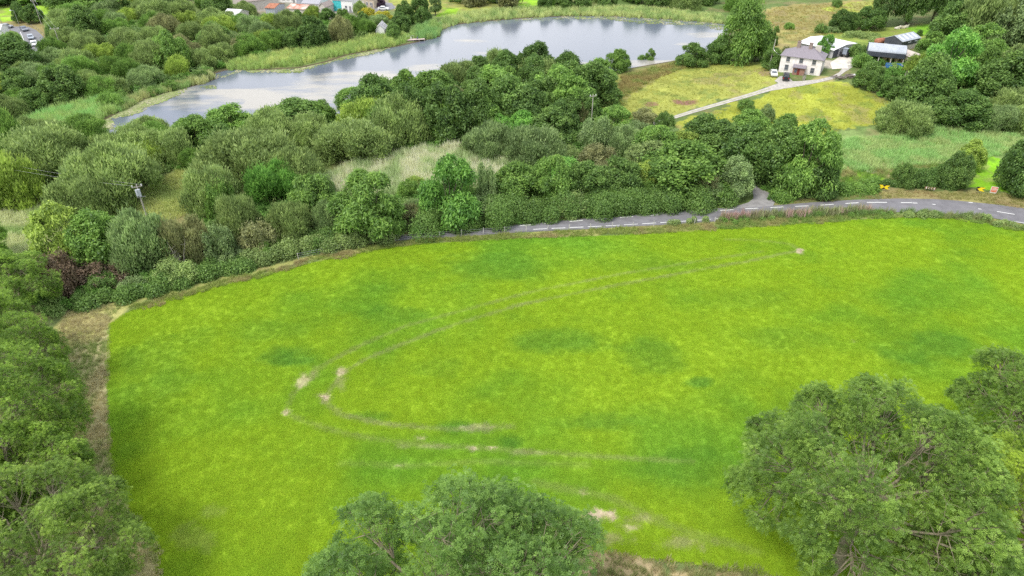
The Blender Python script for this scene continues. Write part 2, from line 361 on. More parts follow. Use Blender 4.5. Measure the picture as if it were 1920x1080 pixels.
def field_col(x, y):
    z = H(x, y); U, Vv = proj(x, y, z)
    n1 = fbm(x, y, 26, 101); n2 = fbm(x, y * 1.4, 6, 111); n3 = fbm(x, y, 1.5, 121)
    A = np.array((0.174, 0.340, 0.030)); B = np.array((0.262, 0.392, 0.024)); D = np.array((0.100, 0.255, 0.028))
    k = ss((0.72 * n1 + 0.28 * fbm(x, y * 1.3, 8, 171, 2) - 0.32) / 0.30)[..., None]; C = A * (1 - k) + B * k
    k = ss((fbm(x, y, 11, 131) * 0.75 + n2 * 0.25 - 0.55) / 0.2)[..., None] * 0.35; C = C * (1 - k) + D * k
    C = C * (0.96 + 0.08 * n3[..., None])
    for (cx, cy, rx, ry, kk) in [(550, 670, 75, 24, .9), (700, 783, 52, 13, 1.0), (1050, 640, 95, 26, .6), (940, 505, 110, 34, .45), (1310, 718, 32, 12, .8), (1130, 792, 90, 22, .6),
                                 (1740, 655, 95, 32, .7), (850, 803, 35, 12, .7), (955, 830, 28, 14, .7), (1230, 670, 70, 40, .5), (300, 690, 80, 60, .35), (740, 590, 60, 18, .4),
                                 (1200, 500, 130, 14, .3), (1400, 560, 120, 22, .3), (500, 620, 80, 20, .3), (1480, 640, 90, 25, .3), (1300, 880, 120, 40, .5), (830, 690, 70, 20, .25), (230, 700, 40, 60, .2)]:
        q = ((U - cx) / rx) ** 2 + ((Vv - cy) / ry) ** 2 + 1.6 * (n2 - 0.5) + 1.0 * (n3 - 0.5)
        k = ((1 - ss((q - 0.1) / 1.3)) * kk * .72)[..., None]; C = C * (1 - k) + np.array((0.070, 0.225, 0.035)) * k
    TR = np.array((0.290, 0.335, 0.110))
    for T, wd, kk in ((T_OUT, 0.22, .6), (T_IN, 0.26, .85), (T_END, 0.4, .45), (T_3, 0.6, .5), (T_4, .4, .35)):
        d = dpoly(x, y, T, False); k = ((1 - ss((d - wd * .5 - 0.5 * (n3 - .5)) / 0.35)) * kk * (0.35 + 0.9 * n2))[..., None]; C = C * (1 - k) + TR * k
    EARTH = np.array((0.40, 0.335, 0.225))
    for (cx, cy, rx, ry, kk) in [(607, 746, 16, 11, 1), (1122, 968, 32, 16, 1), (1092, 922, 16, 8, 1), (888, 841, 18, 6, .9), (922, 840, 16, 6, .9), (1040, 957, 20, 8, .8), (640, 697, 13, 11, .8), (567, 714, 14, 16, .7),
                                 (536, 773, 7, 7, .8), (1500, 471, 8, 7, .9), (1180, 990, 26, 9, .7), (1212, 972, 40, 9, .45), (790, 822, 10, 4, .6), (745, 872, 14, 6, .6), (900, 802, 40, 8, .5), (1150, 1010, 40, 12, .5), (640, 720, 10, 18, .35),
                                 (800, 838, 60, 4, .4), (590, 700, 8, 14, .4), (360, 1010, 50, 30, .14), (400, 960, 30, 14, .15), (1600, 640, 6, 4, .3), (1290, 1020, 60, 14, .45), (990, 850, 40, 5, .3)]:
        q = ((U - cx) / rx) ** 2 + ((Vv - cy) / ry) ** 2 + 2.0 * (n3 - 0.5) + 1.2 * (vn(x, y, 0.5, 141) - 0.5)
        k = ((1 - ss((q - 0.5) / 0.5)) * kk)[..., None]; C = C * (1 - k) + EARTH * (0.75 + 0.5 * vn(x, y, .4, 5)[..., None]) * k
    return C
fid = -np.ones(FX.shape, int)
ff = grid_faces(*FX.shape); keep = fin.ravel()[ff].all(1); ff = ff[keep]
used = np.unique(ff); remap = -np.ones(FX.size, int); remap[used] = np.arange(len(used))
px_, py_, pz_ = FX.ravel()[used], FY.ravel()[used], FZ.ravel()[used]
FC = field_col(px_, py_)
FM = vcol_mat('mown_grass', fine=5.5, contrast=0.34, bd=0.08, bump=0.4, broad=0.05)
me = mesh_np('field', np.stack([px_, py_, pz_], 1), remap[ff], FM, {'col': ('FLOAT_COLOR', rgba(FC))}, True)
tag(link('field', me), kind='structure')

# ------------------------------------------------------------------ water
m, t, b, o = newmat('lake_water')
at = N(t, 'ShaderNodeAttribute', attribute_name='film'); tcn = N(t, 'ShaderNodeTexCoord')
mp = N(t, 'ShaderNodeMapping'); mp.inputs['Scale'].default_value = (0.55, 2.0, 1); mp.inputs['Rotation'].default_value = (0, 0, R(-12))
nf = N(t, 'ShaderNodeTexNoise'); nf.inputs['Scale'].default_value = 0.14; nf.inputs['Detail'].default_value = 9; nf.inputs['Roughness'].default_value = 0.68
ad = N(t, 'ShaderNodeMath', operation='ADD'); mr = N(t, 'ShaderNodeMapRange'); mr.inputs[1].default_value = 0.93; mr.inputs[2].default_value = 1.17
mr.inputs[4].default_value = 0.62
t.links.new(tcn.outputs['Object'], mp.inputs[0]); t.links.new(mp.outputs[0], nf.inputs['Vector'])
t.links.new(at.outputs['Fac'], ad.inputs[0]); t.links.new(nf.outputs[0], ad.inputs[1]); t.links.new(ad.outputs[0], mr.inputs[0])
b.inputs['Base Color'].default_value = (0.12, 0.14, 0.18, 1); b.inputs['Roughness'].default_value = 0.14; b.inputs['IOR'].default_value = 1.42
nr = N(t, 'ShaderNodeTexNoise'); nr.inputs['Scale'].default_value = 1.4; nr.inputs['Detail'].default_value = 3
bp = N(t, 'ShaderNodeBump'); bp.inputs['Strength'].default_value = 0.22; bp.inputs['Distance'].default_value = 0.05
t.links.new(tcn.outputs['Object'], nr.inputs['Vector']); t.links.new(nr.outputs[0], bp.inputs['Height']); t.links.new(bp.outputs[0], b.inputs['Normal'])
fd = N(t, 'ShaderNodeBsdfPrincipled'); fd.inputs['Base Color'].default_value = (0.43, 0.39, 0.31, 1); fd.inputs['Roughness'].default_value = 0.35
ms = N(t, 'ShaderNodeMixShader'); t.links.new(mr.outputs[0], ms.inputs[0]); t.links.new(b.outputs[0], ms.inputs[1]); t.links.new(fd.outputs[0], ms.inputs[2]); t.links.new(ms.outputs[0], o.inputs[0])
WATER = m
lx = np.arange(-200, 150, 1.0); ly = np.arange(150, 340, 1.0); LX, LY = np.meshgrid(lx, ly)
LU, LV = proj(LX, LY, 0.0)
ld = dpoly(LX, LY, LAKE)
linn = inpoly(LX, LY, LAKE) | (ld < 3)
film = 0.12 + 0.30 * (1 - ss(ld / 7))
for (cx, cy, rx, ry, k) in [(380, 190, 170, 30, .42), (560, 185, 150, 32, .50), (650, 150, 130, 20, .42), (880, 78, 55, 8, .42), (905, 98, 40, 7, .36), (740, 140, 130, 14, .36), (440, 175, 70, 10, .5),
                            (1320, 65, 50, 8, .45), (1290, 82, 40, 4, .45), (1050, 122, 130, 6, .5), (1200, 118, 130, 8, .48), (500, 225, 110, 12, .45), (660, 95, 60, 8, .4), (800, 125, 60, 10, .4), (930, 128, 100, 8, .45)]:
    q = ((LU - cx) / rx) ** 2 + ((LV - cy) / ry) ** 2; film = film + k * (1 - ss(q / 1.3)) * np.where(film > 0.5, 0.3, 1)
lf = grid_faces(*LX.shape); lf = lf[linn.ravel()[lf].all(1)]; used = np.unique(lf); remap = -np.ones(LX.size, int); remap[used] = np.arange(len(used))
me = mesh_np('lake', np.stack([LX.ravel()[used], LY.ravel()[used], np.zeros(len(used))], 1), remap[lf], WATER, {'film': ('FLOAT', film.ravel()[used])}, True)
tag(link('lake', me), kind='structure')

# ------------------------------------------------------------------ roads
def strip(name, A, B, mt, dz, kind='structure', nx=4):
    """sheet between two plan polylines draped on the ground"""
    A = GW(A); B = GW(B); n = len(A); V = []; F = []
    for (ax, ay), (bx, by) in zip(A, B):
        for k in range(nx + 1):
            x = ax + (bx - ax) * k / nx; y = ay + (by - ay) * k / nx; V.append((x, y, float(H(x, y)) + dz))
    for i in range(n - 1):
        for k in range(nx): F.append((i * (nx + 1) + k, i * (nx + 1) + k + 1, (i + 1) * (nx + 1) + k + 1, (i + 1) * (nx + 1) + k))
    o = link(name, mesh_np(name, V, F, mt, None, True))
    if kind: tag(o, kind=kind)
    return o
def resample(P, n):
    P = np.array(P, float); d = np.r_[0, np.cumsum(np.hypot(*np.diff(P, axis=0).T))]; s = np.linspace(0, d[-1], n)
    return list(zip(np.interp(s, d, P[:, 0]), np.interp(s, d, P[:, 1])))
ASPH = mat('asphalt', (0.17, 0.165, 0.175), 0.85, scale=0.7, var=0.16, bump=0.1, det=9)
ASPH2 = mat('town_asphalt', (0.20, 0.20, 0.215), 0.85, scale=0.5, var=0.12)
GRAV = mat('gravel', (0.40, 0.375, 0.34), 0.95, scale=1.3, var=0.22, bump=0.4, det=10)
LANE = mat('lane_surface', (0.26, 0.25, 0.245), 0.9, scale=0.9, var=0.2, det=8)
YARD = mat('concrete_yard', (0.60, 0.55, 0.48), 0.9, scale=0.5, var=0.18, det=8)
WHITEP = mat('road_paint', (0.62, 0.62, 0.60), 0.6, scale=5, var=0.08)
UU = [600, 680, 740, 800, 860, 916, 972, 1036, 1100, 1154, 1208, 1260, 1310, 1368, 1410, 1455, 1520, 1600, 1650, 1684, 1720, 1750, 1800, 1860, 1920, 2000, 2120, 2300]
FARE = np.interp(UU, [600, 740, 860, 972, 1100, 1208, 1310, 1400, 1455, 1520, 1600, 1684, 1750, 1800, 1860, 1920, 2000, 2120, 2300], [460, 444, 433, 421, 410, 401, 393, 388, 385.5, 380, 375, 372.5, 373.5, 377, 383, 391, 405, 428, 468])
NEARE = np.interp(UU, [600, 740, 860, 972, 1100, 1164, 1287, 1368, 1450, 1520, 1600, 1684, 1760, 1800, 1860, 1920, 2000, 2120, 2300], [468, 452, 444, 436, 430, 426, 419, 413, 406, 401, 399, 398, 400, 402, 409, 420, 436, 462, 505])
strip('road', list(zip(UU, FARE)), list(zip(UU, NEARE)), ASPH, 0.05)
LA = [(1351, 393), (1380, 387), (1403, 380), (1413, 372), (1412, 362), (1408, 352), (1400, 340), (1385, 325)]
LB = [(1449, 386.5), (1451, 383), (1453, 378), (1454, 371), (1440, 361), (1421, 352), (1412, 340), (1397, 325)]
strip('side_lane', LA, LB, LANE, 0.055)
DC = [(1225, 232), (1252, 224), (1300, 209), (1345, 196), (1390, 183), (1420, 174), (1445, 166), (1468, 160), (1500, 157), (1535, 152), (1560, 146), (1574, 139), (1582, 131), (1590, 124), (1600, 117)]
DWd = [3, 3, 3.3, 3.3, 3.5, 3.8, 5, 8, 5.5, 3.2, 3.0, 3.4, 5.5, 8, 8]
DA = [(u - 1, v - w_ * .85) for (u, v), w_ in zip(DC, DWd)]; DB = [(u + 1, v + w_ * .85) for (u, v), w_ in zip(DC, DWd)]
strip('driveway', DA, DB, GRAV, 0.05)
strip('farmyard', [(1556, 118), (1575, 106), (1600, 101), (1628, 96)], [(1560, 130), (1590, 128), (1606, 118), (1634, 101)], YARD, 0.06)
strip('forecourt', [(1452, 152), (1462, 143), (1475, 142)], [(1468, 160), (1478, 158), (1490, 156)], GRAV, 0.045)
# wheel ruts grass strip along the drive
RUT = mat('grass_strip', (0.30, 0.31, 0.16), 0.95, scale=1.5, var=0.3)
dmid = [(u, v) for (u, v) in DC[1:7]]
strip('drive_grass_strip', [(u, v - 0.45) for u, v in dmid], [(u, v + 0.45) for u, v in dmid], RUT, 0.054, nx=1)
# town road with cars, upper left
TRA = [(-60, 50), (0, 49), (30, 50), (52, 50), (72, 58), (84, 72), (96, 92), (100, 110), (104, 125)]
TRB = [(-60, 57), (0, 57), (25, 57), (36, 62), (42, 72), (50, 88), (58, 104), (64, 118), (68, 130)]
strip('town_road', resample(TRA, 14), resample(TRB, 14), ASPH2, 0.05)
strip('footpath', [(-60, 63), (10, 63), (28, 66), (40, 80), (52, 108)], [(-60, 70), (10, 69), (24, 72), (34, 84), (44, 110)], mat('path', (0.42, 0.40, 0.37), 0.9), 0.045)
strip('village_road', resample([(560, -8), (590, 0), (600, 6), (625, 16), (660, 24), (700, 30)], 10), resample([(572, -8), (606, 0), (620, 6), (640, 13), (672, 20), (706, 26)], 10), ASPH2, 0.05)
strip('car_park', [(680, 8), (700, 2), (735, 6)], [(690, 20), (715, 22), (742, 16)], ASPH2, 0.052)
# painted markings
def marks(name, lines, wpx, mt=WHITEP):
    V = []; F = []
    for (u0, v0, u1, v1) in lines:
        n = max(2, int(abs(u1 - u0) / 6)); b0 = len(V)
        x0, y0, _ = G(u0, v0); x1, y1, _ = G(u1, v1); L = sqrt((x1 - x0) ** 2 + (y1 - y0) ** 2); nx_, ny_ = -(y1 - y0) / L * wpx / 2, (x1 - x0) / L * wpx / 2
        for i in range(n + 1):
            k = i / n; x = x0 + (x1 - x0) * k; y = y0 + (y1 - y0) * k; z = float(H(x, y)) + 0.066
            V += [(x - nx_, y - ny_, z), (x + nx_, y + ny_, z)]
        F += [(b0 + 2 * i, b0 + 2 * i + 1, b0 + 2 * i + 3, b0 + 2 * i + 2) for i in range(n)]
    return tag(link(name, mesh_np(name, V, F, mt)), kind='structure')
def along(u, P): return float(np.interp(u, [p[0] for p in P], [p[1] for p in P]))
CEN = [(800, 439.5), (972, 424), (1100, 413), (1208, 405), (1310, 398), (1397, 392), (1525, 386), (1610, 380.5), (1684, 380), (1750, 383), (1835, 391), (1900, 401), (2000, 418)]
L = []
u = 880
while u < 1600: L.append((u, along(u, CEN), u + 25, along(u + 25, CEN))); u += 47
L += [(1625, 380, 1663, 380), (1689, 380.4, 1710, 380.6), (1711, 381, 1720, 381.4), (1748, 383.5, 1754, 384), (1816, 380, 1824, 380.6), (1834, 392, 1840, 392.8), (1869, 397, 1902, 402.5), (1925, 406, 1955, 411)]
marks('centre_line_markings', L, 0.26)
EDG = [(1120, 425), (1164, 422.5), (1287, 415), (1368, 409), (1440, 403), (1520, 398)]
L = []; u = 1000
while u < 1420: v_ = along(u, [(1000, 430.5)] + EDG); L.append((u, v_, u + 26, along(u + 26, [(1000, 430.5)] + EDG))); u += 34
L += [(1895, 415, 1935, 421)]
marks('edge_line_markings', L, 0.2)
marks('town_road_markings', [(38, 60, 45, 76), (46, 79, 54, 95), (55, 98, 62, 113)], 0.22)
# ------------------------------------------------------------------ foliage
def unit(v): return v / np.maximum(np.linalg.norm(v, axis=-1, keepdims=True), 1e-9)
def leafquads(c, ax, nr, L, W):
    ax = unit(ax); side = unit(np.cross(ax, nr)); L = np.asarray(L)[:, None] / 2; W = np.asarray(W)[:, None] / 2
    V = np.stack([c - ax * L, c + side * W - ax * L * 0.1, c + ax * L, c - side * W - ax * L * 0.1], 1).reshape(-1, 3)
    return V, np.arange(len(c) * 4).reshape(-1, 4)
def sph(n, r): return unit(r.normal(size=(n, 3)))
def lobes(r, Rr, Hh, base, n, rl, flat=0.0):
    """sub-crowns spread over an ellipsoid between z=base and z=Hh"""
    C = []; cz = base + (Hh - base) * (0.42 if base > 0.05 * Hh else 0.15); vz_up = Hh - cz; vz_dn = cz - base
    i = 0
    while len(C) < n:
        k = (len(C) + 0.5) / n; z = 1 - (1.55 if base > 0.05 * Hh else 1.12) * k; z += r.normal() * 0.09; z = max(-0.8, min(1, z))
        a = len(C) * 2.39996 + r.normal() * 0.35; q = sqrt(max(0, 1 - z * z)); rad = r.uniform(0.62, 1.38) * rl
        d = np.array([q * cos(a), q * sin(a), z]); rr = rad * Rr
        p = np.array([d[0] * (Rr - rr), d[1] * (Rr - rr), cz + (d[2] * (vz_up - rr * 0.8) if z > 0 else d[2] * max(0, vz_dn - rr * .6))]) * np.array([r.uniform(.86, 1.08)] * 2 + [1])
        C.append((p, rr, d))
    C.append((np.array([0, 0, cz]), Rr * 0.5, np.array([0, 0, 1.0])))
    return C, cz
def crown_mesh(name, seed, Rr, Hh, base, nl, rl, nleaf, LL, WW, style, sub=14, subr=0.34, mt=None, ragged=0.2):
    r = np.random.default_rng(seed); C, cz = lobes(r, Rr, Hh, base, nl, rl)
    P = []; D = []; T = []
    subs = []
    for (c, rr, d) in C:
        for k in range(sub):
            q = unit(r.normal(size=3) + 0.9 * d + np.array([0, 0, 0.35])); rs = rr * subr * r.uniform(0.55, 1.45)
            subs.append((c + q * (rr - rs * 0.55) * np.array([1, 1, 0.9]), rs, q, r.uniform(0.2, 0.8)))
        subs.append((c, rr * 0.85, d, 0.4))
    wt = np.array([s_[1] ** 2 * (0.55 if s_[1] > 0.6 * Rr * rl else 1) for s_ in subs]); wt /= wt.sum(); cnt = r.multinomial(nleaf, wt)
    for (c, rs, q, tn), n in zip(subs, cnt):
        if n == 0: continue
        d = unit(r.normal(size=(n, 3)) + 0.55 * q + np.array([0, 0, 0.25]))
        f = 1 - 0.45 * r.random(n) ** 2 + ragged * r.random(n) ** 6 * 3
        P.append(c + d * (rs * f)[:, None]); D.append(d); T.append(np.clip(tn + r.normal(size=n) * 0.16, 0, 1))
    P = np.concatenate(P); D = np.concatenate(D); T = np.concatenate(T)
    lo = base * 0.8 + 0.05 if base > 0 else 0.08
    k = P[:, 2] > lo; P, D, T = P[k], D[k], T[k]; n = len(P)
    if style == 'willow':
        ax = D * 0.55 + np.array([0, 0, 0.95]) + r.normal(size=(n, 3)) * 0.35; nr = unit(D + r.normal(size=(n, 3)) * 0.5)
    elif style == 'droop':
        ax = D * 0.5 + np.array([0, 0, -0.5]) + r.normal(size=(n, 3)) * 0.5; nr = unit(D * .6 + np.array([0, 0, 0.7]) + r.normal(size=(n, 3)) * 0.4)
    else:
        ax = r.normal(size=(n, 3)); nr = unit(D * 0.8 + np.array([0, 0, 0.45]) + r.normal(size=(n, 3)) * 0.55)
    V, F = leafquads(P, ax, nr, LL * r.uniform(0.7, 1.35, n), WW * r.uniform(0.75, 1.3, n))
    return mesh_np(name, V, F, mt or LEAF, {'tint': ('FLOAT', np.repeat(T, 4))}), C, cz
def trunk_mesh(name, seed, C, cz, base, r0, mt=BARK, fork=0.35, n=5, stems=1):
    r = random.Random(seed); m = MB()
    top = C[-1][0][2]
    for s_ in range(stems):
        a = r.uniform(0, 6.28); ox = 0 if stems == 1 else 0.5 * cos(a); oy = 0 if stems == 1 else 0.5 * sin(a)
        zf = max(0.25, cz * fork)
        m.tube([(ox, oy, -0.3), (ox * 1.2, oy * 1.2, zf * 0.5), (ox * 1.4 + 0.1, oy * 1.4, zf), (ox * 2 + r.uniform(-.3, .3), oy * 2 + r.uniform(-.3, .3), max(zf + .3, cz))], [r0 * 1.25, r0, r0 * .85, r0 * .4], 8)
    for (c, rr, d) in C[:-1]:
        st = Vector((0, 0, max(0.2, cz * r.uniform(fork * .8, 0.9)))); e = Vector(c); md = st.lerp(e, 0.5) + Vector((r.uniform(-.3, .3), r.uniform(-.3, .3), r.uniform(-.2, .5)))
        m.tube([st, md, e, e + Vector(d) * rr * .7], [r0 * .45, r0 * .3, r0 * .17, r0 * .06], n, cap=False)
    return m.mesh(name, mt, True)
PROTO = {}
def proto(key, name, seed, Rr, Hh, base, nl, rl, nleaf, LL, WW, style, r0, sub=14, subr=0.34, stems=1, fork=.35, mt=None, bark=BARK, ragged=.2):
    me, C, cz = crown_mesh(name + '_crown', seed, Rr, Hh, base, nl, rl, nleaf, LL, WW, style, sub, subr, mt, ragged)
    co = np.empty(len(me.vertices) * 3, np.float32); me.vertices.foreach_get('co', co); co = co.reshape(-1, 3)
    Ra = float(np.percentile(np.hypot(co[:, 0], co[:, 1]), 98)); Ha = float(np.percentile(co[:, 2], 99.5))
    PROTO.setdefault(key, []).append((name, me, trunk_mesh(name + '_trunk', seed, C, cz, base, r0, bark, fork, stems=stems), Ra, Ha))
for s_ in range(4): proto('willow', 'willow_bush', 100 + s_, 4.5, 5.2, 0, 8 + 3 * s_, 0.44, 20000, 0.42, 0.12, 'willow', 0.16, sub=12, subr=0.36, stems=3)
for s_ in range(5): proto('broad', 'alder_tree', 200 + s_, 4.5, 7.5, 0.25, 13 + s_, 0.36, 18000, 0.34, 0.22, 'broad', 0.22, sub=16, subr=0.36)
for s_ in range(3): proto('ash', 'ash_tree', 300 + s_, 4.5, 7.5, 0.2, 15 + s_, 0.33, 15000, 0.46, 0.17, 'droop', 0.2, sub=18, subr=0.38, ragged=.22)
for s_ in range(3): proto('scrub', 'hawthorn_bush', 400 + s_, 3.0, 3.2, 0, 10, 0.38, 9000, 0.24, 0.14, 'broad', 0.1, sub=12, subr=0.4, stems=3, ragged=.3)
proto('chestnut', 'chestnut_tree', 500, 7.0, 11, 1.5, 20, 0.30, 22000, 0.48, 0.28, 'droop', 0.5, sub=16, fork=.6)
proto('chestnut', 'chestnut_tree', 501, 7.0, 11, 1.3, 18, 0.32, 22000, 0.48, 0.28, 'droop', 0.45, sub=16, fork=.6)
proto('poplar', 'poplar_tree', 510, 2.2, 11, 0.5, 16, 0.5, 9000, 0.4, 0.2, 'willow', 0.2)
TONES = {'o': ('olive green', (0.240, 0.350, 0.120)), 'g': ('mid green', (0.165, 0.320, 0.070)), 'd': ('dark green', (0.138, 0.262, 0.066)), 'y': ('yellowish green', (0.262, 0.395, 0.080)),
         'b': ('brownish green', (0.260, 0.290, 0.130)), 's': ('greyish green', (0.230, 0.345, 0.140)), 'e': ('bright green', (0.155, 0.370, 0.075)), 'r': ('reddish brown', (0.190, 0.150, 0.095)),
         'k': ('deep green', (0.108, 0.215, 0.054)), 'p': ('purple leaved', (0.11, 0.07, 0.10)), 'q': ('golden yellow', (0.50, 0.52, 0.06))}
TONES = {k: (n, (min(.7, c[0] * 1.12), min(.7, c[1] * 1.13), c[2] * 1.08)) for k, (n, c) in TONES.items()}
KW = {'willow': ('willow bush', 'willow bush'), 'broad': ('alder tree', 'tree'), 'ash': ('ash tree', 'tree'), 'scrub': ('hawthorn bush', 'bush'), 'chestnut': ('chestnut tree', 'tree'), 'poplar': ('narrow poplar', 'tree')}
TREES = []
def place_px(kind, tone, x0, y0, x1, y1, reg, label=None, hk=1.0):
    """fit a tree to the room it takes in the photograph: real foot, radius and height"""
    uc = (x0 + x1) / 2; vb = y1 - (y1 - y0) * 0.18
    for _ in range(4):
        x, y, z = G(uc, vb); D = sqrt(x * x + y * y + (CAMH - z) ** 2); s_ = D / FPX; dl = math.asin((CAMH - z) / D)
        Rr = (x1 - x0) / 2 * s_; foot = Rr * sin(dl) * (0.85 if kind in ('willow', 'scrub') else 0.45); vb = y1 - foot / s_
    a = (vb - y0) * s_; Hh = sqrt(max(a * a - (Rr * sin(dl) * .6) ** 2, (0.62 * Rr) ** 2)) / cos(dl) * hk
    TREES.append(dict(kind=kind, tone=tone, x=x, y=y, z=z, R=Rr, H=Hh, reg=reg, label=label, u=uc, v=y1))
def place_w(kind, tone, x, y, Rr, Hh, reg, label=None):
    z = float(H(x, y)); u_, v_ = proj(x, y, z)
    TREES.append(dict(kind=kind, tone=tone, x=x, y=y, z=z, R=Rr, H=Hh, reg=reg, label=label, u=float(u_), v=float(v_)))
def fill(P, step, Rm, reg, kinds, seed=0, hk=1.15, avoid=()):
    """one tree after another spaced over a plan polygon"""
    W = GW(P); r = random.Random(seed); bx = [p[0] for p in W]; by = [p[1] for p in W]; got = []
    for _ in range(4000):
        x = r.uniform(min(bx), max(bx)); y = r.uniform(min(by), max(by))
        if not inpoly(x, y, W): continue
        if any((x - a) ** 2 + (y - b_) ** 2 < step * step for a, b_ in got): continue
        if float(H(x, y)) < 0.15: continue
        got.append((x, y))
    for x, y in got:
        k, t_ = r.choices([q[:2] for q in kinds], [q[2] for q in kinds])[0]; Rr = Rm * r.uniform(0.78, 1.25)
        place_w(k, t_, x, y, Rr, Rr * hk * r.uniform(.85, 1.2) * (1.35 if k in ('broad', 'ash') else 1), reg)
# --- regions: name -> phrase used in labels, group
REG = {
 'drive': ('between the side road and farm drive', 'trees between the road junction and the farm drive'),
 'road': ('along the tall hedge above the road', 'trees along the roadside hedge'),
 'reeds': ('around the pale reed bed', 'bushes round the reed bed'),
 'wood': ('in the dark wood below the lake', 'trees of the wood beside the lake'),
 'near': ('on the near bank of the inlet', 'trees on the near bank of the inlet'),
 'marsh': ('on the marsh by the transformer pole', 'bushes on the marsh'),
 'edge': ('in the tangled left field hedge', 'scrub along the left field edge'),
 'th1': ('in the thicket nearest the lily pads', 'thicket bushes by the lily pads'),
 'th2': ('in the middle of the willow thicket', 'middle thicket bushes'),
 'th3': ('in the thicket behind the telegraph pole', 'back thicket bushes'),
 'th4': ('in the thicket below the village roofs', 'thicket bushes below the village'),
 'bank': ('between village and reedy bank', 'trees between village and reeds'),
 'town': ('beside the bend with parked cars', 'trees by the bend with cars'),
 'farm': ('around the white farmhouse', 'trees round the farmhouse'),
 'barn': ('below the hay barn', 'trees below the hay barn'),
 'hill': ('on the slope right of the dark barns', 'trees on the slope by the barns'),
 'park': ('in the pasture above the dark barns', 'parkland trees above the barns'),
 'far': ('behind the far end of the lake', 'trees beyond the lake'),
 'sign': ('behind the road signs', 'shrubs behind the road signs'),
 'top': ('above the bright upper field', 'hedgerow trees by the upper field'),
}
